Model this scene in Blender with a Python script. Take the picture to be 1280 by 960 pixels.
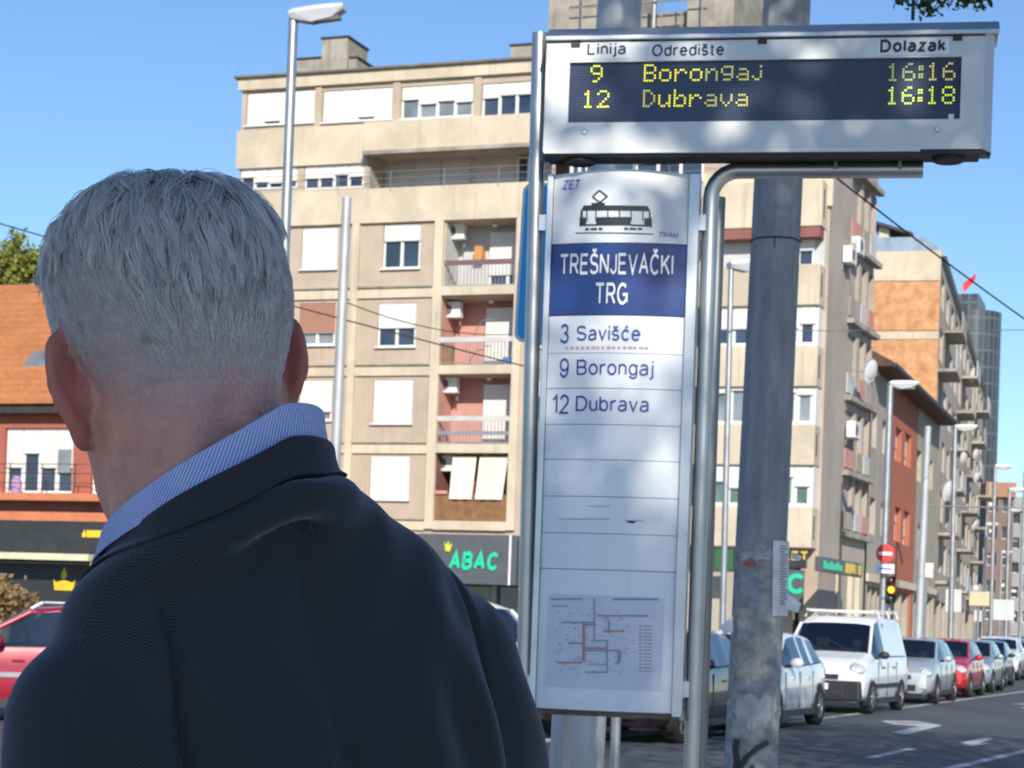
import bpy, bmesh, math, random
import numpy as np
from mathutils import Vector, Matrix
from mathutils.bvhtree import BVHTree
from mathutils.kdtree import KDTree
random.seed(7); np.random.seed(7)
PI = math.pi; R = math.radians
scene = bpy.context.scene
for o in list(bpy.data.objects): bpy.data.objects.remove(o)
C = scene.collection

# ------------------------------------------------------------------ camera
F = 2550.0; PCX, PCY = 640.0, 726.0; CAMZ = 1.45        # focal length and principal point in pixels of the 1280x960 photograph
PITCH, ROLL = R(1.2), R(2.06)
CAMROT = Matrix.Rotation(PI/2 + PITCH, 3, 'X') @ Matrix.Rotation(ROLL, 3, 'Z')
cam_data = bpy.data.cameras.new('camera'); cam = bpy.data.objects.new('camera', cam_data); C.objects.link(cam)
cam.location = (0, 0, CAMZ); cam.rotation_euler = CAMROT.to_euler()
cam_data.sensor_fit = 'HORIZONTAL'; cam_data.sensor_width = 36.0; cam_data.lens = F/1280*36
cam_data.shift_y = (PCY-480)/1280; cam_data.clip_start = 0.05; cam_data.clip_end = 5000
cam_data.dof.use_dof = True; cam_data.dof.focus_distance = 2.0; cam_data.dof.aperture_fstop = 30.0
scene.camera = cam
scene.render.resolution_x = 1024; scene.render.resolution_y = 768

# ------------------------------------------------------------------ sky, sun, exposure
SUN_EL, SUN_ROT = R(29), R(174)
world = bpy.data.worlds.new('World'); scene.world = world; world.use_nodes = True
wn = world.node_tree; bg = wn.nodes['Background']
sky = wn.nodes.new('ShaderNodeTexSky'); sky.sky_type = 'NISHITA'; sky.sun_disc = False
sky.sun_elevation = SUN_EL; sky.sun_rotation = SUN_ROT
sky.altitude = 120; sky.air_density = 1.0; sky.dust_density = 0.1; sky.ozone_density = 6.0
wn.links.new(sky.outputs[0], bg.inputs[0]); bg.inputs[1].default_value = 0.115
sun_d = bpy.data.lights.new('sun', 'SUN'); sun_d.energy = 4.2; sun_d.angle = R(0.53); sun_d.color = (1.0, 0.93, 0.82)
sun = bpy.data.objects.new('sun', sun_d); C.objects.link(sun)
TO_SUN = Vector((math.sin(SUN_ROT)*math.cos(SUN_EL), math.cos(SUN_ROT)*math.cos(SUN_EL), math.sin(SUN_EL)))
sun.rotation_euler = TO_SUN.to_track_quat('Z', 'Y').to_euler(); sun.location = TO_SUN*60
vs = scene.view_settings; vs.view_transform = 'Standard'; vs.look = 'None'; vs.exposure = 0.42; vs.gamma = 1.0

# ------------------------------------------------------------------ pixels to places
def ray(x, y): return CAMROT @ Vector(((x-PCX)/F, -(y-PCY)/F, -1.0))
CAMP = Vector((0, 0, CAMZ))
def at(x, y, Y):                       # the point of the pixel's ray at world depth Y
    d = ray(x, y); return CAMP + d*(Y/d.y)
def ground(x, y, z=0.0):               # where the pixel's ray meets the ground
    d = ray(x, y); return CAMP + d*((z-CAMZ)/d.z)
class Frame:                           # an upright plane: local x along it (to the right), y into it, z up
    def __init__(s, ox, oy, dx, dy):
        n = math.hypot(dx, dy); s.o = Vector((ox, oy, 0)); s.dx = Vector((dx/n, dy/n, 0)); s.dy = Vector((-dy/n, dx/n, 0))
        s.rz = math.atan2(dy, dx)
    def px(s, x, y, d=0.0):            # pixel -> (along, up) on the plane pushed d metres in
        r = ray(x, y); o = s.o + s.dy*d
        t = (o-CAMP).dot(s.dy)/r.dot(s.dy); p = CAMP + r*t
        return ((p-o).dot(s.dx), p.z)
    def w(s, a, y, z): return s.o + s.dx*a + s.dy*y + Vector((0, 0, z))

# ------------------------------------------------------------------ mesh helpers
class MB:
    def __init__(s): s.v = []; s.f = []
    def add(s, vs_, fs_):
        n = len(s.v); s.v += [tuple(q) for q in vs_]; s.f += [tuple(i+n for i in f) for f in fs_]; return s
    def quad(s, a, b, c, d): return s.add([a, b, c, d], [(0, 1, 2, 3)])
    def box(s, x0, x1, y0, y1, z0, z1, M=None):
        if x0 > x1: x0, x1 = x1, x0
        if y0 > y1: y0, y1 = y1, y0
        if z0 > z1: z0, z1 = z1, z0
        vv = [(x0,y0,z0),(x1,y0,z0),(x1,y1,z0),(x0,y1,z0),(x0,y0,z1),(x1,y0,z1),(x1,y1,z1),(x0,y1,z1)]
        if M is not None: vv = [M @ Vector(q) for q in vv]
        return s.add(vv, [(0,3,2,1),(4,5,6,7),(0,1,5,4),(1,2,6,5),(2,3,7,6),(3,0,4,7)])
    def path(s, pts, r, n=10, caps=True):
        pts = [Vector(p) for p in pts]; rs = r if isinstance(r, (list, tuple)) else [r]*len(pts)
        vv = []; ff = []; up = None
        for i, p in enumerate(pts):
            t = (pts[min(i+1, len(pts)-1)] - pts[max(i-1, 0)]).normalized()
            if up is None: up = Vector((0,0,1)) if abs(t.z) < .9 else Vector((0,1,0))
            a = t.cross(up).normalized(); b = a.cross(t).normalized(); up = b
            for k in range(n):
                q = 2*PI*k/n; vv.append(p + (a*math.cos(q) + b*math.sin(q))*rs[i])
        for i in range(len(pts)-1):
            for k in range(n):
                k2 = (k+1) % n; ff.append((i*n+k, i*n+k2, (i+1)*n+k2, (i+1)*n+k))
        if caps: ff.append(tuple(range(n))); ff.append(tuple((len(pts)-1)*n + k for k in reversed(range(n))))
        return s.add(vv, ff)
    def prism(s, poly, y0, y1):        # polygon in x,z extruded in y
        n = len(poly); vv = [(a, y0, b) for a, b in poly] + [(a, y1, b) for a, b in poly]
        ff = [tuple(range(n)), tuple(range(2*n-1, n-1, -1))] + [(i, n+i, n+(i+1) % n, (i+1) % n) for i in range(n)]
        return s.add(vv, ff)
    def xprism(s, poly, x0, x1):       # polygon in y,z extruded in x
        n = len(poly); vv = [(x0, a, b) for a, b in poly] + [(x1, a, b) for a, b in poly]
        ff = [tuple(range(n-1, -1, -1)), tuple(range(n, 2*n))] + [(i, (i+1) % n, n+(i+1) % n, n+i) for i in range(n)]
        return s.add(vv, ff)
    def ell(s, c, r, n=14, m=9, M=None):
        vv = []; ff = []
        for j in range(m+1):
            th = PI*j/m
            for k in range(n):
                ph = 2*PI*k/n; q = Vector((r[0]*math.sin(th)*math.cos(ph), r[1]*math.sin(th)*math.sin(ph), r[2]*math.cos(th)))
                if M is not None: q = M @ q
                vv.append(Vector(c)+q)
        for j in range(m):
            for k in range(n):
                k2 = (k+1) % n; ff.append((j*n+k, (j+1)*n+k, (j+1)*n+k2, j*n+k2))
        return s.add(vv, ff)
    def lathe(s, prof, c=(0,0,0), axis='z', n=20):   # prof: (radius, height)
        vv = []; ff = []
        for rr, h in prof:
            for k in range(n):
                q = 2*PI*k/n; a, b = rr*math.cos(q), rr*math.sin(q)
                vv.append(Vector(c) + Vector({'z': (a,b,h), 'y': (a,h,b), 'x': (h,a,b)}[axis]))
        for i in range(len(prof)-1):
            for k in range(n):
                k2 = (k+1) % n; ff.append((i*n+k, i*n+k2, (i+1)*n+k2, (i+1)*n+k))
        return s.add(vv, ff)
    def mesh(s, name, mat=None, smooth=False, fixn=True):
        me = bpy.data.meshes.new(name); me.from_pydata([tuple(q) for q in s.v], [], s.f)
        if fixn:
            b = bmesh.new(); b.from_mesh(me); bmesh.ops.remove_doubles(b, verts=b.verts, dist=1e-6)
            bmesh.ops.recalc_face_normals(b, faces=b.faces); b.to_mesh(me); b.free()
        if mat: me.materials.append(mat)
        if smooth: me.polygons.foreach_set('use_smooth', [True]*len(me.polygons))
        me.update(); return me
    def build(s, name, mat, parent=None, smooth=False, bevel=0, auto=None, fixn=True):
        o = bpy.data.objects.new(name, s.mesh(name, mat, smooth or auto is not None, fixn)); C.objects.link(o)
        if parent: o.parent = parent
        if bevel:
            m = o.modifiers.new('bevel', 'BEVEL'); m.width = bevel; m.segments = 2; m.limit_method = 'ANGLE'; m.angle_limit = R(35)
        if auto is not None: o.data.set_sharp_from_angle(angle=R(auto))
        return o
def tag(o, label=None, cat=None, group=None, kind=None):
    if label: o['label'] = label
    if cat: o['category'] = cat
    if group: o['group'] = group
    if kind: o['kind'] = kind
    return o
def thing(name, label, cat, loc=(0,0,0), rz=0, group=None):
    o = bpy.data.objects.new(name, None); C.objects.link(o); o.empty_display_size = .3
    o.location = loc; o.rotation_euler = (0, 0, rz); return tag(o, label, cat, group)
def link(name, me, parent=None, loc=(0,0,0), rot=(0,0,0), sc=None):
    o = bpy.data.objects.new(name, me); C.objects.link(o); o.location = loc; o.rotation_euler = rot
    if sc: o.scale = sc
    if parent: o.parent = parent
    return o
def copy_tree(o, parent=None):
    c = o.copy(); C.objects.link(c); c.parent = parent
    for ch in list(o.children): copy_tree(ch, c)
    return c
# a plain sans-serif stroke alphabet: cap height 1, x-height .72
def _arc(cx, cy, rx, ry, a0, a1, n=14): return [(cx+rx*math.cos(R(a0+(a1-a0)*k/n)), cy+ry*math.sin(R(a0+(a1-a0)*k/n))) for k in range(n+1)]
def _scale(st, sx, sy): return [[(x*sx, y*sy) for x, y in q] for q in st]
_S = [_arc(.33, .75, .31, .25, 25, 270)[:-1] + _arc(.33, .25, .33, .25, 90, -160)]
_car = lambda x, y: [(x-.17, y+.17), (x, y), (x+.17, y+.17)]
GL = {'T': (.72, [[(0,1), (.72,1)], [(.36,1), (.36,0)]]), 'R': (.68, [[(0,0), (0,1), (.38,1)] + _arc(.40, .74, .24, .26, 90, -90) + [(0,.48)], [(.36,.48), (.68,0)]]),
 'E': (.62, [[(.62,1), (0,1), (0,0), (.64,0)], [(0,.53), (.57,.53)]]), 'S': (.66, _S), 'Š': (.66, _S+[_car(.33, 1.14)]), 'N': (.68, [[(0,0), (0,1)], [(0,1), (.68,0)], [(.68,0), (.68,1)]]),
 'J': (.46, [[(.46,1)] + _arc(.23, .26, .23, .26, 0, -172)]), 'V': (.70, [[(0,1), (.35,0), (.7,1)]]), 'A': (.72, [[(0,0), (.36,1), (.72,0)], [(.12,.34), (.60,.34)]]), 'C': (.70, [_arc(.37, .5, .37, .5, 42, 318, 22)]), 'Č': (.70, [_arc(.37, .5, .37, .5, 42, 318, 22), _car(.37, 1.14)]),
 'K': (.66, [[(0,0), (0,1)], [(.62,1), (0,.38)], [(.23,.6), (.66,0)]]), 'I': (.0, [[(0,0), (0,1)]]), 'G': (.78, [_arc(.39, .5, .39, .5, 45, 322, 22) + [(.77,.16), (.77,.46), (.42,.46)]]), 'M': (.76, [[(0,0), (0,1), (.38,.04), (.76,1), (.76,0)]]), 'Z': (.64, [[(.02,1), (.62,1), (0,0), (.64,0)]]),
 'B': (.62, [[(0,0), (0,1), (.36,1)] + _arc(.36, .76, .22, .24, 90, -90) + [(0,.52)], [(.34,.52)] + _arc(.36, .26, .26, .26, 90, -90) + [(0,0)]]), 'D': (.70, [[(0,0), (0,1), (.3,1)] + _arc(.3, .5, .4, .5, 90, -90) + [(0,0)]]), 'L': (.54, [[(0,1), (0,0), (.54,0)]]), 'O': (.78, [_arc(.39, .5, .39, .5, 0, 360, 26)]), 'H': (.68, [[(0,0), (0,1)], [(.68,0), (.68,1)], [(0,.52), (.68,.52)]]),
 'a': (.50, [[(.49,0)] + _arc(.26, .50, .23, .22, 0, 155), [(.49,.43), (.2,.39)] + _arc(.19, .19, .19, .19, 95, 270) + [(.26,0), (.42,.09), (.49,.22)]]), 'v': (.50, [[(0,.72), (.25,0), (.5,.72)]]), 'i': (.0, [[(0,0), (0,.72)], [(0,.90), (0,1.02)]]), 'l': (.0, [[(0,0), (0,1)]]),
 's': (.46, _scale(_S, .68, .72)), 'š': (.46, _scale(_S, .68, .72)+[_car(.22, .86)]), 'c': (.48, [_arc(.26, .36, .26, .36, 42, 318, 18)]), 'ć': (.48, [_arc(.26, .36, .26, .36, 42, 318, 18), [(.22,.86), (.38,1.04)]]), 'e': (.54, [[(.03,.38), (.53,.38)] + _arc(.28, .36, .26, .36, 4, 322, 20)]),
 'o': (.54, [_arc(.27, .36, .27, .36, 0, 360, 22)]), 'r': (.28, [[(0,0), (0,.72)], _arc(.26, .42, .26, .29, 185, 75)]), 'n': (.46, [[(0,0), (0,.72)], _arc(.23, .46, .23, .26, 180, 0) + [(.46,0)]]), 'g': (.50, [_arc(.25, .36, .25, .36, 0, 360, 22), [(.5,.72)] + _arc(.26, -.04, .24, .22, 0, -165)]),
 'j': (.10, [[(.1,.72), (.1,-.12)] + _arc(-.05, -.12, .15, .14, 0, -100), [(.1,.90), (.1,1.02)]]), 'u': (.46, [[(0,.72)] + _arc(.23, .26, .23, .26, 180, 360), [(.46,.72), (.46,0)]]), 'b': (.52, [[(0,0), (0,1)], _arc(.26, .36, .26, .36, 0, 360, 22)]), 'd': (.52, [[(.52,0), (.52,1)], _arc(.26, .36, .26, .36, 0, 360, 22)]),
 'z': (.46, [[(.02,.72), (.44,.72), (0,0), (.46,0)]]), 'k': (.44, [[(0,0), (0,1)], [(.42,.72), (0,.27)], [(.16,.43), (.45,0)]]), 't': (.26, [[(.11,.95), (.11,.12)] + _arc(.23, .12, .12, .12, 180, 290), [(0,.72), (.26,.72)]]),
 '1': (.32, [[(.04,.76), (.3,1), (.3,0)]]), '2': (.60, [_arc(.30, .71, .28, .29, 170, -35) + [(0,0), (.6,0)]]), '3': (.58, [_arc(.27, .76, .25, .24, 160, -90), _arc(.27, .26, .30, .26, 90, -160)]), '9': (.60, [_arc(.3, .68, .29, .32, 0, 360, 22), _arc(.28, .50, .31, .50, 20, -150)])}
def text_mb(s, size, sx=1.0, bold=0.0, align='CENTER', shear=0.0, space=1.0):   # lettering as flat x,z geometry
    m = MB(); x = 0.0; h = .058+bold*1.1; cap = size*.72; n_ = 0
    for chh in s:
        if chh == ' ': x += .34; continue
        adv, sts = GL[chh]
        for st in sts:
            q = [Vector((x+h+a, h+b*(1-2*h))) for a, b in st]; vv = []; closed = (q[0]-q[-1]).length < 1e-4
            for i, p in enumerate(q):
                a = (p-q[i-1]) if i else ((p-q[-2]) if closed else (q[1]-p)); b = (q[i+1]-p) if i < len(q)-1 else ((q[1]-p) if closed else (p-q[i-1])); a = a.normalized(); b = b.normalized()
                na = Vector((-a.y, a.x)); nb = Vector((-b.y, b.x)); mt = (na+nb); mt = mt.normalized() if mt.length > .2 else na; k = min(2.2, 1/max(.35, mt.dot(na)))
                e = Vector((0, 0)) if closed or 0 < i < len(q)-1 else (-a if i == 0 else b)*0
                for sg in (1, -1): w = p+mt*(h*k*sg)+e; vv.append(((w.x+shear*w.y)*cap*sx, -n_*.00012, w.y*cap))
            m.add(vv, [(2*i, 2*i+1, 2*i+3, 2*i+2) for i in range(len(q)-1)]); n_ = (n_+1) % 6
        x += adv+2*h+.135*space
    wd = x-.135*space; off = {'LEFT': 0, 'CENTER': -wd/2*cap*sx, 'RIGHT': -wd*cap*sx}[align]; m.v = [(a+off, b, c) for a, b, c in m.v]; return m
def mapmb(m, fn): m.v = [tuple(fn(*q)) for q in m.v]; return m

# ------------------------------------------------------------------ materials
def srgb(r, g, b): return tuple(((c/255)/12.92 if c/255 <= .04045 else ((c/255+.055)/1.055)**2.4) for c in (r, g, b))
class NT:
    def __init__(s, name):
        s.m = bpy.data.materials.new(name); s.m.use_nodes = True; s.t = s.m.node_tree; s.p = s.t.nodes['Principled BSDF']
    def n(s, typ, **kw):
        nd = s.t.nodes.new(typ)
        for k, v in kw.items():
            if k.startswith('i_'):
                key = k[2:]; key = int(key) if key.isdigit() else key
                nd.inputs[key].default_value = v
            else: setattr(nd, k, v)
        return nd
    def l(s, a, b): s.t.links.new(a, b)
    def set(s, **kw):
        for k, v in kw.items():
            key = k.replace('_', ' '); s.p.inputs[key].default_value = v
    def coord(s, which='Object', scale=(1,1,1), rot=(0,0,0)):
        c = s.n('ShaderNodeTexCoord'); mp = s.n('ShaderNodeMapping'); mp.inputs['Scale'].default_value = scale; mp.inputs['Rotation'].default_value = rot
        s.l(c.outputs[which], mp.inputs['Vector']); return mp.outputs[0]
    def noise(s, vec, scale, detail=4, rough=.55):
        nd = s.n('ShaderNodeTexNoise'); nd.inputs['Scale'].default_value = scale; nd.inputs['Detail'].default_value = detail; nd.inputs['Roughness'].default_value = rough
        if vec is not None: s.l(vec, nd.inputs['Vector'])
        return nd.outputs['Fac']
    def ramp(s, fac, stops):
        nd = s.n('ShaderNodeValToRGB'); e = nd.color_ramp.elements
        while len(e) < len(stops): e.new(.5)
        for i, (p, c) in enumerate(stops): e[i].position = p; e[i].color = (*c, 1) if len(c) == 3 else c
        s.l(fac, nd.inputs[0]); return nd.outputs[0]
    def mix(s, fac, a, b, blend='MIX'):
        nd = s.n('ShaderNodeMix', data_type='RGBA', blend_type=blend)
        for sock, v in ((nd.inputs[0], fac), (nd.inputs[6], a), (nd.inputs[7], b)):
            if isinstance(v, (int, float)): sock.default_value = v
            elif isinstance(v, tuple): sock.default_value = (*v, 1)
            else: s.l(v, sock)
        return nd.outputs[2]
    def math(s, op, a, b=None):
        nd = s.n('ShaderNodeMath', operation=op)
        for i, v in enumerate((a, b)):
            if v is None: continue
            if isinstance(v, (int, float)): nd.inputs[i].default_value = v
            else: s.l(v, nd.inputs[i])
        return nd.outputs[0]
    def bump(s, h, strength=.3, dist=.01):
        b = s.n('ShaderNodeBump'); b.inputs['Strength'].default_value = strength; b.inputs['Distance'].default_value = dist
        s.l(h, b.inputs['Height']); s.l(b.outputs[0], s.p.inputs['Normal'])
    def color(s, c): s.l(c, s.p.inputs['Base Color'])
MATS = {}
def pm(name, col, rough=.6, metal=0.0, var=.12, vs_=2.0, bump=0.0, bs=60, spec=.5, streak=0.0, coat=0.0, stain=None):
    """plain procedural paint: colour with blotchy wear, optional vertical rain streaks and relief"""
    if name in MATS: return MATS[name]
    t = NT(name); t.set(Roughness=rough, Metallic=metal, Specular_IOR_Level=spec, Coat_Weight=coat)
    v = t.coord()
    a = t.noise(v, vs_, 5)
    lo = tuple(c*(1-var) for c in col); hi = tuple(min(1, c*(1+var*.7)) for c in col)
    c = t.ramp(a, [(.32, lo), (.68, hi)])
    if streak:
        v2 = t.coord(scale=(2.2, 2.2, .18)); b = t.noise(v2, 1.6, 6, .65)
        g = t.ramp(b, [(.52, (1,1,1)), (.75, (1-streak,)*3)]); c = t.mix(1.0, c, g, 'MULTIPLY')
    if stain:
        b = t.noise(v, vs_*.35, 7, .7); g = t.ramp(b, [(.51, (0,0,0)), (.60, (1,1,1))]); c = t.mix(g, c, stain)
    t.color(c)
    rr = t.math('MULTIPLY_ADD', a, .18); t.t.nodes[-1].inputs[2].default_value = max(0.02, rough-.09); t.l(rr, t.p.inputs['Roughness'])
    if bump: t.bump(t.noise(t.coord(), bs, 5), bump, .01)
    MATS[name] = t.m; return t.m
# ================================================================== setting: ground, road, pavement
def mat_asphalt():
    t = NT('asphalt'); v = t.coord(); a = t.noise(v, .35, 6, .6); b = t.noise(v, 45, 3); w = t.noise(t.coord(scale=(.5, .06, 1), rot=(0, 0, R(-22))), 1.4, 5)
    c = t.ramp(a, [(.3, (.05, .053, .06)), (.7, (.09, .092, .098))]); c = t.mix(.5, c, t.ramp(w, [(.35, (.045, .048, .055)), (.7, (.135, .135, .14))]))
    c = t.mix(.35, c, t.ramp(b, [(.35, (.03, .03, .03)), (.75, (.13, .13, .13))])); t.color(c)
    t.set(Roughness=.72); t.bump(b, .35, .006); return t.m
M_ASPH = mat_asphalt()
g = MB().quad((-900, -300, 0), (900, -300, 0), (900, 1500, 0), (-900, 1500, 0)).build('road', M_ASPH); tag(g, kind='structure')
M_PAVE = pm('paving', (.44, .42, .385), .8, var=.2, vs_=1.2, bump=.3, bs=30)
M_KERB = pm('kerb_stone', (.36, .35, .33), .8, var=.2, vs_=3)
def slab(poly, z0, z1):
    n = len(poly); m = MB(); m.add([(p.x, p.y, z0) for p in poly]+[(p.x, p.y, z1) for p in poly], [tuple(range(n)), tuple(range(2*n-1, n-1, -1))]+[(i, (i+1) % n, n+(i+1) % n, n+i) for i in range(n)]); return m
tag(slab([Vector(q) for q in ((-1.6, 12.6), (6.6, 12.6), (22, -4), (22, -45), (-24, -45), (-6.4, 0))], -.05, .12).build('pavement', M_PAVE), kind='structure')     # stop pavement; its unseen spread and pale tone are added to bounce light up
kp = [Vector(q).to_3d() for q in ((-6.4, 0), (-1.6, 12.6), (6.6, 12.6), (22, -4))]
for a_, b_ in zip(kp, kp[1:]):
    dn = (b_-a_).normalized(); nn_ = Vector((-dn.y, dn.x, 0))*.15; tag(slab([a_, a_+nn_, b_+nn_, b_], -.05, .124).build('kerb', M_KERB), kind='structure')
# building frames
FA = Frame(*at(500, 774, 73.7).xy, .938, -.347)               # the apartment block's long front
sx, _ = FA.px(1030, 500); cA = FA.w(sx, 0, 0)
FS = Frame(cA.x, cA.y, .375, .927)                             # its side along the street
sideL, _ = FS.px(1087, 500)
cB = FS.w(sideL, .3, 0); FB = Frame(cB.x, cB.y, .317, .948)    # low houses
bL, _ = FB.px(1174, 560)
cC = FB.w(bL, .2, 0); FC = Frame(cC.x, cC.y, .261, .965)       # tall brick-gabled block, street face
FG = Frame(cC.x, cC.y, .965, -.261)                            # its gable
# far pavement along the fronts, one raised step
poly = [FA.w(-40, -5.2, 0), FA.w(sx+1.8, -5.2, 0), FS.w(sideL, -4.6, 0), FB.w(bL, -4.4, 0), FC.w(70, -4.2, 0), FC.w(70, 3, 0), FB.w(bL, 3, 0), FS.w(3, 3, 0), FA.w(-40, 3, 0)]
tag(slab(poly, -.05, .13).build('pavement', M_PAVE), kind='structure')

# road markings: thin painted sheets
M_LINE = pm('road_paint', (.52, .52, .51), .7, var=.35, vs_=2.2, stain=(.22, .22, .225))
def strip(name, pa, pb, w0, mat=M_LINE, z=.004):
    a, b = ground(*pa), ground(*pb); d = (b-a).normalized(); n = Vector((-d.y, d.x, 0))*w0/2
    m = MB(); m.add([(p.x, p.y, zz) for zz in (z-.003, z) for p in (a-n, a+n, b+n, b-n)], [(4,5,6,7)]); return tag(m.build(name, mat), kind='structure')
strip('lane_line', (878, 918), (1420, 846), .15)
strip('lane_line', (1100, 981), (1440, 902), .15)
strip('lane_line', (1085, 948), (1140, 936), .13)
strip('stop_line', (668, 927), (872, 913), .35)
def marking(name, pts):
    m = MB(); g_ = [ground(*p) for p in pts]; m.add([(p.x, p.y, .0045) for p in g_], [tuple(range(len(g_)))]); return tag(m.build(name, M_LINE), kind='structure')
marking('lane_arrow', [(1100, 901), (1146, 901.5), (1178, 907), (1133, 918.5), (1113, 916), (1148, 908), (1118, 906)])
marking('lane_arrow', [(1262, 880), (1290, 879), (1310, 882), (1287, 886), (1275, 885), (1290, 882)])
marking('lane_arrow', [(1200, 929), (1232, 922), (1242, 923.5), (1222, 930), (1238, 929), (1216, 933)])

# ================================================================== building kit
M_WHITE = pm('white_shutter_plastic', (.72, .71, .68), .5, var=.05, vs_=2)
def mat_shutter(name, col):
    t = NT(name); v = t.coord(); w = t.n('ShaderNodeTexWave', wave_type='BANDS', bands_direction='Z'); w.inputs['Scale'].default_value = 3.2; w.inputs['Distortion'].default_value = 0
    t.l(v, w.inputs['Vector']); a = t.noise(v, .9, 4)
    t.color(t.mix(.3, tuple(col), t.ramp(a, [(.3, tuple(c*.75 for c in col)), (.7, tuple(min(1, c*1.08) for c in col))]))); t.set(Roughness=.5); t.bump(w.outputs['Fac'], .5, .02); return t.m
M_SHUT = mat_shutter('roller_shutter', (.70, .685, .64)); M_SHUTG = mat_shutter('grey_roller_shutter', (.50, .50, .49)); M_SHUTB = mat_shutter('brown_roller_shutter', (.36, .19, .13))
def mat_glass(name, col, rough=.06, alpha=1.0):
    t = NT(name); a = t.noise(t.coord(), .6, 2); t.color(t.ramp(a, [(.35, tuple(c*.6 for c in col)), (.7, tuple(c*1.4 for c in col))])); t.set(Roughness=rough, Specular_IOR_Level=.8, IOR=1.5); return t.m
M_PANE = mat_glass('window_glass', (.035, .05, .075)); M_PANE2 = mat_glass('curtained_glass', (.22, .25, .27), .15); M_PANEG = mat_glass('greenish_glass', (.12, .2, .15), .1)
M_PLA = pm('beige_plaster', (.58, .50, .375), .9, var=.13, vs_=.6, bump=.2, bs=20, streak=.28, stain=(.48, .41, .31))
M_PLP = pm('dusty_pink_plaster', (.45, .365, .285), .9, var=.12, vs_=.8, bump=.2, bs=20, streak=.15)
M_PLG = pm('grey_plaster', (.38, .335, .285), .9, var=.15, vs_=.6, bump=.2, bs=20, streak=.22)
M_CONC = pm('weathered_concrete', (.34, .31, .26), .9, var=.3, vs_=1.2, bump=.4, bs=12, streak=.35)
M_DARKM = pm('dark_roof_metal', (.055, .05, .045), .6, .3, var=.3)
M_RAILM = pm('grey_railing_metal', (.30, .31, .33), .5, .4, var=.15)
M_SALM = pm('salmon_plaster', (.52, .265, .215), .85, var=.12, vs_=1.5)
M_DRED = pm('dark_red_plaster', (.25, .10, .085), .85, var=.15, vs_=1.2, streak=.15)
M_GREYIN = pm('light_grey_plaster', (.50, .50, .49), .85, var=.12, vs_=1.4)
M_WOODB = pm('brown_balcony_boards', (.23, .115, .045), .7, var=.3, vs_=3)
M_TENT = pm('cream_awning_cloth', (.74, .68, .54), .85, var=.12, vs_=2.5, bump=.2, bs=9)
M_ACW = pm('appliance_white', (.72, .71, .67), .5, var=.12, vs_=4)
M_ACG = pm('appliance_grille', (.12, .12, .12), .6)
M_SIGNK = pm('dark_sign_board', (.035, .036, .038), .4, var=.2); M_SIGNG = pm('slate_sign_board', (.085, .095, .105), .45, var=.12)
M_GRN = pm('sign_green', (.02, .55, .32), .4, var=.05); M_YEL = pm('sign_yellow', (.80, .52, .03), .4, var=.08); M_LIME = pm('sign_lime', (.55, .62, .05), .5, var=.1)
M_DISH = pm('dish_grey', (.60, .60, .58), .5, var=.1)

def wall_holes(x0, x1, z0, z1, holes, y=0.0, depth=.18):
    """an upright sheet with rectangular openings and their reveals"""
    xs = sorted({x0, x1, *[min(max(h[i], x0), x1) for h in holes for i in (0, 1)]}); zs = sorted({z0, z1, *[min(max(h[i], z0), z1) for h in holes for i in (2, 3)]})
    m = MB()
    for a, b in zip(xs, xs[1:]):
        for c, d in zip(zs, zs[1:]):
            mx, mz = (a+b)/2, (c+d)/2
            if any(h[0] < mx < h[1] and h[2] < mz < h[3] for h in holes): continue
            m.quad((a,y,c), (b,y,c), (b,y,d), (a,y,d))
    for a, b, c, d, *rest in holes:
        e = y + (rest[0] if rest else depth)
        m.quad((a,y,c), (a,e,c), (a,e,d), (a,y,d)); m.quad((b,y,c), (b,y,d), (b,e,d), (b,e,c))
        m.quad((a,y,c), (b,y,c), (b,e,c), (a,e,c)); m.quad((a,y,d), (a,e,d), (b,e,d), (b,y,d))
    return m
def window(parent, x0, x1, z0, z1, y=.12, shut=0.0, panes=2, sill=True, shm=None, pane=None, fr=.07, frm=None):
    """a window part: white frame with mullions; panes and a roller shutter are its pieces"""
    m = MB(); frm = frm or M_WHITE; w = x1-x0
    m.box(x0, x0+fr, y-.05, y+.03, z0, z1); m.box(x1-fr, x1, y-.05, y+.03, z0, z1)
    m.box(x0+fr, x1-fr, y-.05, y+.03, z0, z0+fr); m.box(x0+fr, x1-fr, y-.05, y+.03, z1-fr, z1)
    for i in range(1, panes): c = x0+w*i/panes; m.box(c-fr*.8, c+fr*.8, y-.05, y+.03, z0+fr, z1-fr)
    if sill: m.box(x0-.06, x1+.06, y-.22, y-.052, z0-.05, z0+.002)
    wo = m.build('window', frm, parent)
    for i in range(panes):
        a = x0+w*i/panes+fr*.8; b = x0+w*(i+1)/panes-fr*.8
        MB().box(a, b, y+.0, y+.02, z0+fr, z1-fr).build('pane', pane or M_PANE, wo)
    if shut > 0:
        box_ = [0, 1] if panes < 4 else [i/panes for i in range(panes+1)]       # one blind, or one to each light of a wide window
        if panes == 2 and w > 1.9 or panes == 7: box_ = [i/panes for i in range(panes+1)]
        for a_, b_ in zip(box_, box_[1:]):
            sv = min(.985, max(.08, shut+(random.choice([0, 0, 0, -.10, .06, -.22]) if panes >= 4 else 0)))
            MB().box(x0+w*a_+.02, x0+w*b_-.02, y-.085-.006*random.random(), y-.055, z1-(z1-z0)*sv, z1-.003).build('shutter', shm or M_SHUT, wo)
            MB().box(x0+w*a_+.02, x0+w*b_-.02, y-.092, y-.055, z1-(z1-z0)*sv-.03, z1-(z1-z0)*sv-.002).build('shutter_bar', M_RAILM, wo)
    return wo
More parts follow.
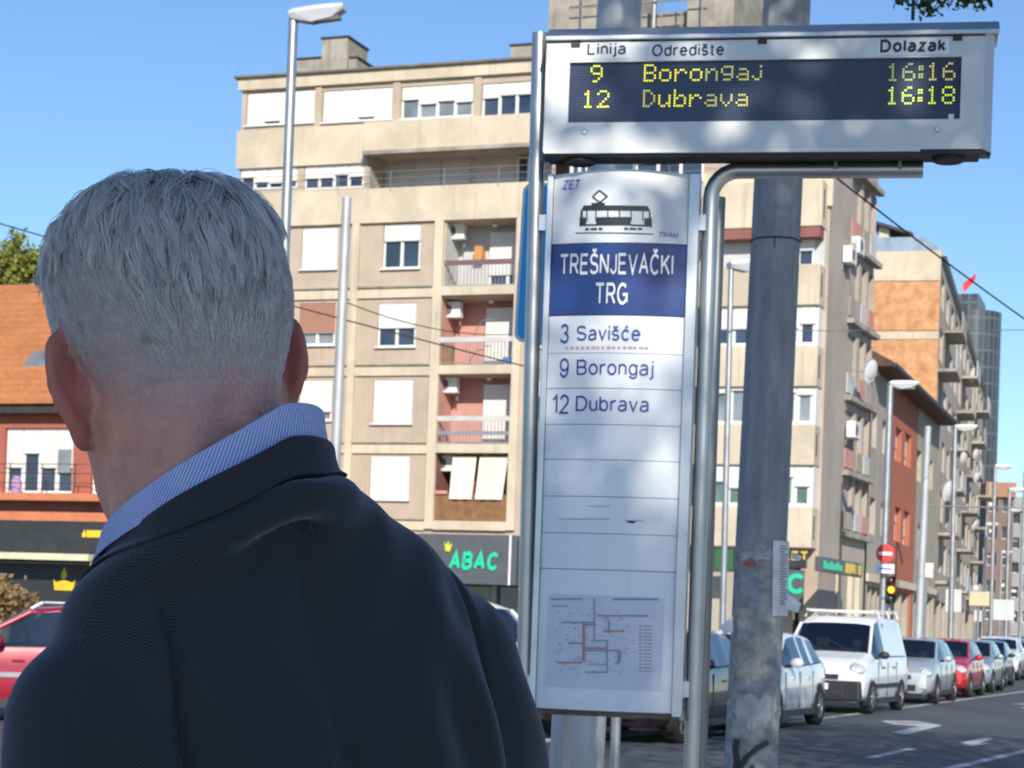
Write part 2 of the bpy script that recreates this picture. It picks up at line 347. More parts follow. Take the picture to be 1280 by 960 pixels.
def px_rect(f, x0, x1, y0, y1, d=0.0):
    xm, ym = (x0+x1)/2, (y0+y1)/2
    return f.px(x0, ym, d)[0], f.px(x1, ym, d)[0], f.px(xm, y1, d)[1], f.px(xm, y0, d)[1]
def ac_unit(f, x, y, d, label, w=.8, h=.58):     # a split unit on brackets, placed on a facade plane
    s_, z_ = f.px(x, y, d-.34); p = f.w(s_, d-.04, z_)
    t = thing('air_conditioner', label, 'air conditioner', p, f.rz, 'air conditioners on the fronts')
    MB().box(-w/2, w/2, -.32, 0, 0, h).build('casing', M_ACW, t, bevel=.02)
    gr = MB().lathe([(.0, -.335), (.2, -.335), (.21, -.321)], (-.12, 0, h*.5), 'y', 20)
    gr.build('fan_grille', M_ACG, t); 
    for q in (-.3, .3): MB().xprism([(-.33, 0), (-.33, -.05), (.0, -.05), (.0, -.25), (.04, -.25), (.04, 0)], q-.02, q+.02).build('bracket', M_RAILM, t)
    return t
def dish(f, x, y, d, r, label):
    s_, z_ = f.px(x, y, d); p = f.w(s_, d, z_)
    t = thing('satellite_dish', label, 'satellite dish', p, f.rz, 'satellite dishes on the street fronts')
    t.rotation_euler = (R(12), 0, R(48)); m = MB()
    m.lathe([(r*q, -.12*r*4*(q*q-1)*.6 + .0) for q in (0, .3, .55, .78, 1)] + [(r*.97, .012)], (0, 0, 0), 'y', 24)
    mapmb(m, lambda a, b, c: (a, -b+.1*r, c)); m.build('reflector', M_DISH, t, smooth=True)
    MB().path([(0, .1, -.1), (0, .3, -.1), (-.35, .55, -.1)], .025).build('mount', M_RAILM, t); MB().path([(0, 0, -r*.9), (0, -r*.8, -r*.15)], .015, 6).build('feed_arm', M_RAILM, t)
    return t

# ================================================================== the long beige apartment block
A = thing('apartment_block', 'long beige apartment block with white shutters and stacked loggias behind the stop', 'building', FA.o, FA.rz)
aL, _ = FA.px(296, 300); zroof = FA.px(480, 88)[1]
P = lambda *a, d=0.0: px_rect(FA, *a, d=d)
wins = []   # (rect px, shutter share, panes, shutter mat, pane)
bays = [(308, 394, 114, 156), (403, 491, 111, 152), (501, 592, 106, 148), (602, 690, 102, 145), (700, 789, 98, 141), (800, 889, 94, 138), (900, 1010, 90, 134)]
fl5 = [(300, 372, 205, 237), (380, 455, 204, 236)]
cols = {4: [(318, 363, 287, 339), (377, 422, 285, 337), (479, 525.5, 281, 336)], 3: [(374, 419, 379, 432), (472, 520, 379, 434)], 2: [(374, 415, 475, 526), (466, 516, 475, 530)], 1: [(368, 411, 571, 625), (462, 512, 570, 625)]}
for k_, (ya, yb) in {4: (281, 336), 3: (379, 434), 2: (476, 531), 1: (572, 627)}.items(): cols[k_] += [(668, 710, ya, yb), (742, 784, ya, yb), (812, 854, ya, yb)]
shutA = {(4,0): (1, None), (4,1): (1., None), (4,2): (.36, None), (3,0): (.70, M_SHUTB), (3,1): (.56, None), (2,0): (.78, None), (2,1): (1, None), (1,0): (1, None), (1,1): (1, None)}
logg = {4: (557, 649, 275, 360), 3: (551, 645, 371, 457), 2: (547, 643, 468, 557), 1: (544, 639, 566, 654)}
holes = []
for b in bays: holes.append((*P(*b), .25))
for b in fl5: holes.append((*P(*b), .2))
terr = P(459, 690, 186, 233); holes.append((*terr, 1.5))
for k, L in cols.items():
    for b in L: holes.append((*P(*b), .2))
lr = {k: P(*b) for k, b in logg.items()}
for k in lr: holes.append((*lr[k], 1.35))
zg0 = FA.px(590, 668)[1]
shopA = (aL+1.0, sx-.6, .13, zg0-.1); holes.append((*shopA, .9))
wall_holes(aL, sx, 0, zroof, holes).build('wall', M_PLP, A)
DA = sideL-.6; back = MB(); back.box(aL, sx, 2.45, DA, 0, zroof); back.quad((aL,0,0), (aL,2.45,0), (aL,2.45,zroof), (aL,0,zroof)); back.quad((aL,0,zroof-.02), (sx,0,zroof-.02), (sx,2.45,zroof-.02), (aL,2.45,zroof-.02))
back.build('core', M_PLG, A)
MB().box(aL-.25, sx+.25, -.30, DA+.1, zroof, zroof+.075).build('roof', pm('roof_edge_sheet', (.17, .15, .13), .7, var=.3), A)
# relief: beige fascia, parapet bands, pilasters, floor ledges
def band(name, r, proud, mat=M_PLA): return MB().box(r[0], r[1], -proud, 0, r[2], r[3]).build(name, mat, A)
zb = lambda y, x=480: FA.px(x, y)[1]
band('fascia', (aL-.1, sx+.1, zb(103), zroof-.003), .16)
band('parapet', (aL-.1, terr[0], zb(203), zb(155)), .12); band('parapet', (terr[0], sx+.1, terr[3]-.02, zb(155)), .40)
band('parapet', (aL-.1, sx+.1, zb(279), zb(236)), .14)
MB().box(terr[0], sx, -.5, -.02, terr[3]-.16, terr[3]-.022).build('soffit', M_CONC, A)
for a, b in zip(bays, bays[1:]):
    s0 = FA.px(a[1], 130)[0]; s1 = FA.px(b[0], 130)[0]; MB().box(s0+.02, s1-.02, -.07, 0, zb(155)+.003, zb(103)-.003).build('pilaster', M_PLP, A)
zlow = zb(660)
for xa, xb in ((441, 450), (544, 555), (646, 656), (340, 348)):
    s0, s1 = FA.px(xa, 320)[0], FA.px(xb, 320)[0]; MB().box(s0, s1, -.14, 0, zlow, zb(279)-.003).build('pilaster', M_PLA, A)
s_p = [FA.px(348, 320)[0], FA.px(441, 320)[0], FA.px(450, 320)[0], FA.px(544, 320)[0], FA.px(555, 320)[0], FA.px(646, 320)[0]]
for yy in (366, 463, 560, 655):
    z_ = zb(yy)
    for q in (0, 2):
        MB().box(s_p[q]+.003, s_p[q+1]-.003, -.09, 0, z_-.20, z_+.16).build('floor_band', M_PLA, A)
        MB().box(s_p[q]+.003, s_p[q+1]-.003, -.17, 0, z_+.163, z_+.22).build('ledge', M_CONC, A)
    MB().box(s_p[4]+.003, s_p[5]-.003, -.16, 1.3, z_-.17, z_+.15).build('balcony_slab', M_PLA, A)
# windows of the front
for i, b in enumerate(bays):
    r = P(*b); sh = [.97, .97, .48, .36, .5, .4, .6][i]
    window(A, r[0]+.02, r[1]-.02, r[2]+.02, r[3]-.02, .12, sh, 4, True, pane=M_PANE2 if i in (2,) else None)
for i, b in enumerate(fl5):
    r = P(*b); window(A, r[0]+.02, r[1]-.02, r[2]+.02, r[3]-.02, .1, .55 if i else .7, 4, False)
for k, L in cols.items():
    for i, b in enumerate(L):
        r = P(*b); sh, mt = shutA.get((k, i), ((.35, .6, .985, .75)[(k+i) % 4], None)); window(A, r[0]+.01, r[1]-.01, r[2]+.01, r[3]-.01, .1, min(sh, .985), 2, True, shm=mt, pane=M_PANE2 if (k, i) in ((2, 0), (3, 0)) else None)
# floor-five terrace: back wall, glazed doors, posts, thin rail
MB().box(terr[0], terr[1], 1.42, 1.48, terr[2], terr[3]).build('terrace_wall', M_GREYIN, A)
for x0, x1 in ((520, 552), (553, 588)):
    r = P(x0, x1, 196, 232, d=1.35); window(A, r[0], r[1], terr[2]+.02, r[3], 1.35, .97, 1, False, shm=M_SHUTG)
r = P(647, 662, 196, 232, d=1.35); window(A, r[0], r[1], terr[2]+.02, r[3], 1.35, 0, 1, False)
sA, sB = FA.px(459, 210)[0], FA.px(475, 210)[0]
MB().box(sA, sA+.12, .0, 1.4, terr[2], terr[3]-.5).build('terrace_screen', M_CONC, A)
rl = MB(); zr0 = zb(236)
for k in range(3): rl.path([(aL-.3, -.2, zr0+.10+.24*k), (sx, -.2, zr0+.10+.24*k)], .009, 6)
rl.build('railing', M_RAILM, A); rp = MB()
for q in np.arange(aL, sx, 2.1): rp.path([(q, -.2, zr0-.1), (q, -.2, zr0+.60)], .013, 6)
rp.build('railing_posts', M_RAILM, A)
# loggias
specs = {4: (M_GREYIN, 'grey'), 3: (M_SALM, 'salmon'), 2: (M_SALM, 'salmon'), 1: (M_DRED, 'wood')}
for k, (x0, x1, z0, z1) in lr.items():
    mt, kind = specs[k]; lin = MB()
    lin.quad((x0, 1.3, z0), (x1, 1.3, z0), (x1, 1.3, z1), (x0, 1.3, z1)); lin.quad((x0+.004, -.0, z0), (x0+.004, 1.3, z0), (x0+.004, 1.3, z1), (x0+.004, -.0, z1)); lin.quad((x1-.004, 0, z0), (x1-.004, 0, z1), (x1-.004, 1.3, z1), (x1-.004, 1.3, z0))
    lin.build('loggia', mt, A, fixn=False)
    w0 = x0+(x1-x0)*.44
    window(A, w0, x1-.12, z0+.05, z1-.22, 1.22, [0, .95, .97, .97, .72][k], 2, False, fr=.08, pane=M_PANE)
    ml = MB().ell((x0+(x1-x0)*.58, .6, z1-.07), (.11, .11, .08), 10, 6); ml.build('ceiling_lamp', M_WHITE, A, smooth=True)
    zt = z0+(z1-z0)*.36 + .12
    if kind == 'wood':
        MB().box(x0+.02, x1-.02, -.02, .05, z0, zt).build('balcony_front', M_WOODB, A)
        MB().box(x0+.02, x0+.5, -.1, .05, zt+.003, zt+.12).build('planter', M_SALM, A)
        for xa, xb, sl in ((x0+.6, x0+1.52, .0), (x0+1.64, x1-.2, -.10)):
            tm = MB(); N = 8
            for i in range(N+1):
                u = i/N; xx = xa+(xb-xa)*u; yy = -.05+.04*math.sin(i*1.9)
                tm.v += [(xx+sl*.0+.0*u, .1, z1-.12), (xx+sl*(1-0*u)+(.06 if sl else -.06)*(u if not sl else 1-u), -.08+yy, zt-.18)]
            for i in range(N): tm.f.append((2*i, 2*i+1, 2*i+3, 2*i+2))
            tm.build('cloth_blind', M_TENT, A, smooth=True)
    else:
        rm = M_DARKM if kind == 'grey' else M_RAILM
        MB().box(x0, x1, -.05, .0, zt-.16, zt+.02).build('balcony_board', pm('plum_board', (.17, .09, .10), .6) if k == 4 else M_GREYIN, A)
        b = MB(); b.box(x0, x1, -.035, -.005, z0+.08, z0+.12)
        for q in np.arange(x0+.06, x1, .135): b.box(q, q+.022, -.03, -.008, z0+.121, zt-.161)
        if k == 2: b.box(x0, x1, -.05, -.0, z0+.38, z0+.52)
        b.build('balcony_bars', rm if k != 4 else M_RAILM, A)
        if k == 3:
            MB().box(x0+.02, x0+.4, .12, .4, z0+.004, zt-.25).build('balcony_cabinet', M_WOODB, A)
            MB().lathe([(.0, 0), (.13, 0), (.17, .32), (.16, .32), (.12, .02)], (x1-.45, .4, z0+.01), 'z', 16).build('bucket', pm('blue_plastic', (.04, .25, .7), .4), A)
            MB().path([(x0+1.2, .0, zt-.1), (x0+1.35, .0, zt+.25), (x0+1.65, -.1, zt+.6), (x0+2.1, -.1, zt+.62)], .018, 6).build('antenna', M_RAILM, A)
        if k == 4: MB().box(x0+.75, x0+1.05, .9, 1.25, z0+1.2, z0+1.7).build('balcony_cabinet', pm('orange_wood', (.5, .24, .07), .6), A)
nm = {4: 'air conditioner in the grey top loggia of the beige block', 3: 'air conditioner in the upper salmon loggia', 2: 'air conditioner in the lower salmon loggia', 1: 'air conditioner above the brown-boarded loggia beside cream blinds'}
for k, (x, y) in {4: (567, 299), 3: (562, 397), 2: (558, 491), 1: (555, 589)}.items(): ac_unit(FA, x, y, .85, nm[k])
# ground floor shopfront behind and its slate sign
MB().box(shopA[0], shopA[1], .8, .88, .13, shopA[3]).build('shopfront', M_PANE, A)
for i in range(14):
    q = shopA[0]+(shopA[1]-shopA[0])*i/13; MB().box(q-.06, q+.06, .55, .78, .13, shopA[3]-.003).build('shop_mullion', M_RAILM, A)
# rooftop house, chimneys
r0 = FA.px(686, 20, 2.0)[0]; r1 = FA.px(917, 20, 2.0)[0]
rh = MB(); rh.box(r0, r0+2.3, 2, 8, zroof+.075, zroof+5.4); rh.box(r1-1.7, r1, 2, 8, zroof+.075, zroof+4.4); rh.box(r0+2.3, r1-1.7, 2.6, 8, zroof+.075, zroof+2.2); rh.build('stair_house', M_CONC, A)
b = MB()
for q in np.arange(r0+1.4, r1-1.0, .75): b.path([(q, 1.6, zroof+.075), (q, 1.6, zroof+3.1)], .03, 6)
for z_ in (2.3, 2.7, 3.1): b.path([(r0+1.0, 1.6, zroof+z_), (r1-.8, 1.6, zroof+z_)], .03, 6)
for q in (r0+3.6, r0+4.1): b.path([(q, 1.7, zroof+.1), (q, 1.7, zroof+5)], .07, 8)
b.build('roof_railing', M_RAILM, A)
def chim(x0, x1, y0, d=1.5, dep=1.4):
    a, b_, _, z = px_rect(FA, x0, x1, y0, 95, d=d); o = MB().box(a, b_, d, d+dep, zroof+.075, z).build('chimney', M_CONC, A)
    MB().box(a-.05, b_+.05, d-.05, d+dep+.05, z, z+.07).build('chimney_cap', M_DARKM, o); return o
chim(372, 402, 74); chim(402, 434, 48, 1.3, 1.8); chim(435, 446, 73); chim(638, 665, 57)
# right-hand oriel stack: boxed parapets and white glazing between
od = -.95
o0 = FA.px(872, 400, od)[0]; o1 = FA.px(1023, 400, od)[0]
zz = lambda y: FA.px(965, y, od)[1]
for i, (ya, yb_) in enumerate(((226, 284), (331, 382), (432, 483), (530, 581), (633, 684))):
    MB().box(o0, o1, od, -.003, zz(yb_), zz(ya)).build('parapet', M_PLA, A, bevel=.03)
    MB().box(o1-.35, o1+.03, od+.25, od+.32, zz(yb_)+.3, zz(ya)-.3).build('vent', M_DARKM, A)
for i, (ya, yb_) in enumerate(((382, 432), (483, 530), (581, 633))):
    gl = window(A, o0+.05, o1-.1, zz(yb_)+.003, zz(ya)-.003, od+.22, [.55, .15, .5][i], 7, False, pane=[M_PANE, M_PANE2, M_PANEG][i], fr=.12)
    MB().box(o1-.1, o1-.04, od+.2, -.003, zz(yb_)+.003, zz(ya)-.003).build('glazing_side', M_WHITE, A)
MB().box(o0, o1, -.25, -.2, zz(331)+.003, zz(284)-.003).build('loggia_wall', M_GREYIN, A); MB().box(o0, o1-.05, od+.05, -.255, zz(284)-.35, zz(284)-.003).build('loggia_soffit', M_DRED, A)
r = P(998, 1018, 300, 329, d=-.35); window(A, r[0], r[1], zz(331)+.02, r[3], -.32, .4, 1, False)
# above the display: the upper floor's white glazing
for x0, x1 in ((705, 735), (795, 880)):
    r = P(x0, x1, 197, 229, d=-.2); window(A, r[0], r[1], r[2], r[3], -.2, .2, 3, False)
# shop signs of the beige block
def board(name, f, x0, x1, y0, y1, d, th, mat, label, cat='shop sign'):
    a, b_, z0, z1 = px_rect(f, x0, x1, y0, y1, d=d); t = thing(name, label, cat, f.w(a, d, z0), f.rz)
    MB().box(0, b_-a, 0, th, 0, z1-z0).build('board', mat, t, bevel=.02); return t, b_-a, z1-z0
def letters(t, s_, size, x, z, mat, y=-.02, bold=.02, sx_=1.0, shear=0.0, th=.03, align='CENTER', name='lettering'):
    m = text_mb(s_, size, sx_, bold, align, shear); n = len(m.v); m.v = [(a+x, y+b*25, c+z) for a, b, c in m.v]
    o = m.build(name, mat, t, fixn=False); k = o.modifiers.new('th', 'SOLIDIFY'); k.thickness = th; k.offset = 0; return o
t, w_, h_ = board('shop_sign', FA, 520, 645, 668, 730, -1.2, .9, M_SIGNG, 'slate shop sign with green slanted ABAC lettering above the white van')
letters(t, 'ABAC', .90, w_*.58, h_*.28, M_GRN, bold=.05, shear=.15, y=-.04, sx_=.70)
MB().prism([(w_*.30, h_*.66), (w_*.34, h_*.64), (w_*.365, h_*.82), (w_*.335, h_*.76), (w_*.325, h_*.86), (w_*.305, h_*.76), (w_*.285, h_*.84)], -.05, 0).build('emblem', M_LIME, t)
MB().box(w_*.93, w_*.95, -.02, -.002, 0, h_).build('board_joint', M_WHITE, t)
t, w_, h_ = board('shop_sign', FA, 955, 1008, 684, 710, -1.15, .15, M_SIGNK, 'black shop sign with yellow LET lettering above the green C')
letters(t, 'LET', .42, w_*.76, h_*.38, M_YEL, bold=.03)
t, w_, h_ = board('shop_sign', FA, 955, 1004, 712, 762, -1.1, .15, M_SIGNG, 'slate shop sign with one big green C beside the concrete mast')
letters(t, 'C', .95, w_*.82, h_*.40, M_GRN, bold=.05)
t, w_, h_ = board('shop_sign', FA, 893, 916, 686, 712, -1.15, .15, pm('sign_dark_green', (.03, .12, .05), .5), 'small green shop sign left of the concrete mast')

# ---- its side along the street
AS = thing('block_side_wing', 'shaded street side of the beige block with narrow loggias and white blinds', 'building', FS.o, FS.rz)
PS = lambda *a, d=0.0: px_rect(FS, *a, d=d)
zf = [zz(684), zz(633), zz(581), zz(530), zz(483), zz(432), zz(382), zz(331), zz(284), zz(226)]
holes = []; sc = [FS.px(x, 500)[0] for x in (1057, 1069, 1072, 1079, 1081, 1088)]
fl = [(zf[0]+.9, zf[2]-.0), (zf[2]+.3, zf[4]-.3), (zf[4]+.3, zf[6]-.3), (zf[6]+.3, zf[8]-.3), (zf[8]+.3, zf[8]+2.6), (zf[8]+3.0, zf[8]+5.2)]
for z0, z1 in fl:
    for q in (0, 2, 4): holes.append((sc[q], sc[q+1], z0, z1, .7))
sideTop = zroof
holes.append((sc[0]-.6, sideL-.4, .2, zf[0]-.3, .8))
wall_holes(.01, sideL, 0, sideTop, holes).build('wall', M_PLG, AS)
MB().box(.3, sideL+.0, .9, 7, 0, sideTop).build('core', M_PLG, AS); MB().box(-.1, sideL+.2, -.3, 9.2, sideTop+.003, sideTop+.13).build('roof', M_DARKM, AS)
for j, (z0, z1) in enumerate(fl):
    MB().box(sc[0]-.2, sc[5]+.2, -.25, .0, z0-.3, z0-.12).build('ledge', M_CONC, AS)
    for q in (0, 2, 4):
        window(AS, sc[q]+.02, sc[q+1]-.02, z0+.02, z1-.02, .45, [.62, .75, .5, .8, .66, .7][(j+q) % 6], 1, False, shm=[M_SHUT, M_TENT][(j+q//2) % 2], pane=M_PANE)
        MB().box(sc[q]+.02, sc[q+1]-.02, -.04, .0, z0, z0+(z1-z0)*.33).build('balcony_board', [M_PLG, M_GREYIN, M_SALM][(j*2+q//2) % 3], AS)
MB().box(sc[0]-.6, sideL-.4, .7, .78, .2, zf[0]-.3).build('shopfront', M_PANE, AS)
for q in (sc[0]-.3, sc[2], sc[4]): MB().box(q, q+.45, -.02, .5, .13, zf[0]-.32).build('pillar', M_PLA, AS)
for i, (x, y, lab) in enumerate(((1067, 330, 'air conditioner high on the shaded side wing'), (1077, 318, 'topmost air conditioner on the shaded side wing'), (1071, 548, 'air conditioner low on the shaded side wing'))): ac_unit(FS, x, y, .0, lab)
dish(FS, 1089, 463, -.8, .44, 'big grey satellite dish where the side wing meets the low house')
t, w_, h_ = board('shop_sign', FS, 1026, 1078, 700, 718, -1.0, .2, M_SIGNG, 'grey hanging shop sign with green and yellow lettering blocks on the side wing')
m = MB()
for k in range(6): m.box(w_*(.06+.075*k), w_*(.06+.075*k+.05), -.03, 0, h_*.2, h_*(.62 if k % 2 else .75))
m.build('lettering', M_GRN, t); MB().box(w_*.58, w_*.95, -.03, 0, h_*.15, h_*.85).build('yellow_plate', M_YEL, t)

# ================================================================== low houses
def houses(f, name, label, x0, x1, ye0, mat, winpx, extra=None, roof=True, zt=None):
    a, b_ = f.px(x0, 600)[0], f.px(x1, 600)[0]; z1 = zt
    t = thing(name, label, 'building', f.w(a, 0, 0), f.rz)
    hs = []
    for r in winpx:
        q = px_rect(f, *r); hs.append((q[0]-a, q[1]-a, q[2], q[3], .35))
    gz = 3.4; hs.append((.5, b_-a-.5, .3, gz, .5))
    wall_holes(0, b_-a, 0, z1, hs).build('wall', mat, t); MB().box(.0, b_-a, .55, 9, 0, z1-.02).build('core', mat, t)
    for i, h in enumerate(hs[:-1]): window(t, h[0]+.01, h[1]-.01, h[2]+.01, h[3]-.01, .3, [.55, .66, .4, .72][i % 4], 1, True)
    MB().box(.5, b_-a-.5, .42, .48, .3, gz).build('shopfront', M_PANE, t)
    for q in np.linspace(.6, b_-a-.8, 4): MB().box(q, q+.25, .1, .41, .13, gz-.003).build('shop_mullion', M_PLG, t)
    MB().box(0, b_-a, -.12, 0, gz+.15, gz+.45).build('ledge', M_PLA, t)
    rf = MB().xprism([(-.75, z1-.12), (-.75, z1+.08), (4.8, z1+3.0), (9.9, z1+.08), (9.9, z1-.12)], -.02, b_-a+.02).build('roof', pm('dark_eave_tiles', (.10, .055, .04), .8, var=.3, vs_=2, bump=.5, bs=14), t)
    MB().xprism([(-.77, z1-.16), (-.77, z1-.0), (-.9, z1+.02), (-.9, z1-.12)], 0, b_-a).build('gutter', M_DARKM, rf)
    return t
zB = FB.px(1100, 462)[1]
houses(FB, 'low_house', 'plain beige low house squeezed between the block side wing and the red house', 1086, 1113, 0, M_PLG, [(1090, 1096, 516, 560), (1103, 1109, 526, 568), (1087, 1094, 622, 668), (1101, 1106, 628, 670)], zt=zB)
houses(FB, 'red_house', 'terracotta red low house with four slim windows along the street', 1113.3, 1145, 0, pm('terracotta_plaster', (.40, .125, .07), .85, var=.1, vs_=.8), [(1119, 1127, 535, 577), (1131, 1139, 542, 584), (1118, 1126, 634, 677), (1129, 1137, 639, 682)], zt=zB)
houses(FB, 'low_house', 'greyish low house just past the terracotta red house', 1145.3, 1173, 0, pm('greenish_grey_plaster', (.36, .33, .25), .9, streak=.2), [(1146, 1152, 563, 602), (1160, 1166, 575, 612), (1147, 1152, 655, 700)], zt=zB)

# ================================================================== brick-gabled tall block
def mat_brick():
    t = NT('orange_brick'); v = t.coord(); b = t.n('ShaderNodeTexBrick'); b.inputs['Scale'].default_value = 1; b.inputs['Brick Width'].default_value = .27; b.inputs['Row Height'].default_value = .085; b.inputs['Mortar Size'].default_value = .012
    b.inputs['Color1'].default_value = (.60, .28, .11, 1); b.inputs['Color2'].default_value = (.48, .20, .075, 1); b.inputs['Mortar'].default_value = (.42, .33, .24, 1)
    sp = t.n('ShaderNodeSeparateXYZ'); cb = t.n('ShaderNodeCombineXYZ'); t.l(v, sp.inputs[0]); t.l(sp.outputs[0], cb.inputs[0]); t.l(sp.outputs[2], cb.inputs[1]); t.l(cb.outputs[0], b.inputs['Vector'])
    n = t.noise(v, 1.9, 7, .7); c = t.mix(.6, b.outputs['Color'], t.ramp(n, [(.36, (.36, .14, .055)), (.64, (.74, .42, .20))])); t.color(c); t.set(Roughness=.9); return t.m
M_BRICK = mat_brick()
G = thing('brick_gabled_block', 'tall apartment block with orange brick gable and many satellite dishes', 'building', FG.o, FG.rz)
gl, _ = FG.px(1090, 400); ztop = FG.px(1135, 314)[1]; zbr1 = FG.px(1135, 351)[1]; zm1, zm0 = FG.px(1135, 415)[1], FG.px(1135, 424)[1]
MB().box(gl, 0, 0, .3, 0, zm0).build('gable_wall', M_BRICK, G); MB().box(gl, 0, -.04, .3, zm0, zm1).build('floor_band', M_PLA, G)
MB().box(gl, 0, 0, .3, zm1, zbr1).build('gable_wall', M_BRICK, G); MB().box(gl, 0, -.05, .3, zbr1, ztop).build('parapet', M_PLA, G)
cl, _ = FC.px(1226, 600)
GS = thing('block_street_front', 'long receding street front of the brick-gabled block full of windows', 'building', FC.o, FC.rz)
floors = 6; z0s = 4.2; fh = (ztop-z0s-.6)/floors; ncol = 12; hs = []; cw = cl/ncol
for i in range(ncol):
    for j in range(floors): hs.append((cw*i+cw*.22, cw*i+cw*.80, z0s+fh*j+.7, z0s+fh*j+fh*.86, .3))
    hs.append((cw*i+.3, cw*i+cw-.3, .2, 3.4, .5))
wall_holes(.31, cl, 0, ztop-.2, hs).build('wall', M_PLG, GS); MB().box(.31, cl, .6, 12, 0, ztop-.1).build('core', M_PLG, GS)
for i in range(ncol):
    for j in range(floors):
        h = hs[i*(floors+1)+j]; window(GS, h[0]+.01, h[1]-.01, h[2]+.01, h[3]-.01, .22, random.choice([.1, .35, .6, .8, .5]), 2, True, pane=random.choice([M_PANE, M_PANE, M_PANE2]), shm=random.choice([M_SHUT, M_SHUT, M_SHUTG, M_TENT]))
    h = hs[i*(floors+1)+floors]; MB().box(h[0], h[1], .4, .46, .2, 3.4).build('shopfront', M_PANE, GS)
    for j in range(floors):
        if (i*5+j*3) % 4 == 0:
            MB().box(cw*i+.1, cw*i+cw-.1, -.9, 0, z0s+fh*j-.1, z0s+fh*j+.05).build('balcony_slab', M_CONC, GS); MB().box(cw*i+.1, cw*i+cw-.1, -.9, -.85, z0s+fh*j+.053, z0s+fh*j+.95).build('balcony_front', [M_PLG, M_GREYIN, M_PLA][(i+j) % 3], GS)
MB().xprism([(-.25, ztop-.2), (-.15, ztop+.05), (.9, ztop+.75), (12, ztop+.75), (12, ztop-.2)], .31, cl).build('roof', pm('blue_grey_sheet_roof', (.30, .36, .43), .35, .5, var=.15), GS)
pent = MB(); p0 = FG.px(1098, 300, 2)[0]; p1 = FG.px(1111, 300, 2)[0]; p2 = FG.px(1136, 300, 2)[0]
pent.box(p0, p1, 2, 6, ztop-.3, ztop+1.6); pent.box(p2-.35, p2-.1, 2.2, 2.5, ztop-.3, ztop+1.1); pent.build('penthouse', M_PLA, G)
MB().add([(p0-.3, 1.6, ztop+1.75), (p2+.2, 1.6, ztop+1.1), (p2+.2, 6, ztop+1.1), (p0-.3, 6, ztop+1.75), (p0-.3, 1.6, ztop+1.9), (p2+.2, 1.6, ztop+1.25), (p2+.2, 6, ztop+1.25), (p0-.3, 6, ztop+1.9)], [(0,1,2,3), (4,5,6,7), (0,1,5,4), (1,2,6,5), (2,3,7,6), (3,0,4,7)]).build('penthouse_roof', M_DARKM, G)
for i, (x, y, r_) in enumerate(((1218, 468, .48), (1205, 571, .36), (1186, 613, .55), (1221, 596, .36), (1220, 567, .33), (1219, 655, .38))):
    dish(FC, x, y, -.7, r_, ['satellite dish highest on the brick-gabled block front', 'small satellite dish at mid height on the receding front', 'largest satellite dish on the receding front', 'satellite dish left of the far lamp posts', 'satellite dish under the rooftop sign on the receding front', 'lowest satellite dish on the receding front'][i])
fl_ = thing('flag', 'small red and white flag on the roof edge of the brick-gabled block', 'flag', FC.w(cl*.22, -.4, ztop))
MB().path([(0,0,0), (.15,0,1.6)], .03, 6).build('pole', M_RAILM, fl_); MB().add([(.05,0,.5), (.8,.1,1.1), (.7,.2,.6), (.1,0,.0)], [(0,1,2,3)]).build('cloth', pm('flag_red', (.6, .05, .06), .8), fl_)
# ================================================================== far end of the street
def mat_curtain():
    t = NT('tower_glass_grid'); v = t.coord(); b = t.n('ShaderNodeTexBrick'); b.offset = 0; b.inputs['Scale'].default_value = 1; b.inputs['Brick Width'].default_value = 1.9; b.inputs['Row Height'].default_value = 3.4; b.inputs['Mortar Size'].default_value = .28
    b.inputs['Color1'].default_value = (.035, .045, .055, 1); b.inputs['Color2'].default_value = (.055, .068, .08, 1); b.inputs['Mortar'].default_value = (.09, .105, .115, 1)
    sp = t.n('ShaderNodeSeparateXYZ'); cb = t.n('ShaderNodeCombineXYZ'); t.l(v, sp.inputs[0]); s_ = t.math('ADD', sp.outputs[0], sp.outputs[1]); t.l(s_, cb.inputs[0]); t.l(sp.outputs[2], cb.inputs[1]); t.l(cb.outputs[0], b.inputs['Vector'])
    t.color(b.outputs['Color']); t.set(Roughness=.35); return t.m
M_CURT = mat_curtain()
p = at(1222, 795, 420); TW = thing('glass_tower', 'dark glass office tower rising behind the far street fronts', 'tower', (p.x, p.y, 0), R(-18))
h1 = at(1215, 366, 420).z; h2 = at(1225, 388, 420).z
MB().box(-14, -1.9, 0, 16, 0, h1).build('tall_shaft', M_CURT, TW); m = MB(); n = 14
m.lathe([(6.2, 0), (6.2, h2), (0, h2)], (-3.7, 4, 0), 'z', 28); m.build('round_shaft', M_CURT, TW, auto=30)
def end_house(label, x0, x1, ytop, Y, mat, topmat, wm, rows, ncol_, yaw):
    a = at(x0, 790, Y); b_ = at(x1, 790, Y); zt = at((x0+x1)/2, ytop, Y).z; L = (b_-a).length; t = thing('far_house', label, 'building', (a.x, a.y, 0), yaw); f_h = (zt-1.2)/rows; hs = []
    for j in range(rows):
        for i in range(ncol_): hs.append((L/ncol_*(i+.18), L/ncol_*(i+.82), f_h*j+1.0, f_h*j+f_h*.92, .6))
    wall_holes(0, L, 0, zt-1.2, hs).build('wall', mat, t); MB().box(.05, L-.05, .65, 10, 0, zt-1.25).build('core', mat, t); MB().box(-.1, L+.1, -.3, 10, zt-1.2, zt).build('attic', topmat, t)
    for h in hs: window(t, h[0], h[1], h[2], h[3], .5, random.choice([0, .3, .5]), 1, False, pane=wm)
    return t
M_ORN = pm('orange_attic', (.36, .19, .12), .8); M_BRN = pm('brown_plaster', (.20, .14, .125), .85)
end_house('brown and orange end house with dark loggias closing the street', 1228, 1262, 603, 165, M_BRN, M_ORN, M_PANE, 6, 2, R(-6))
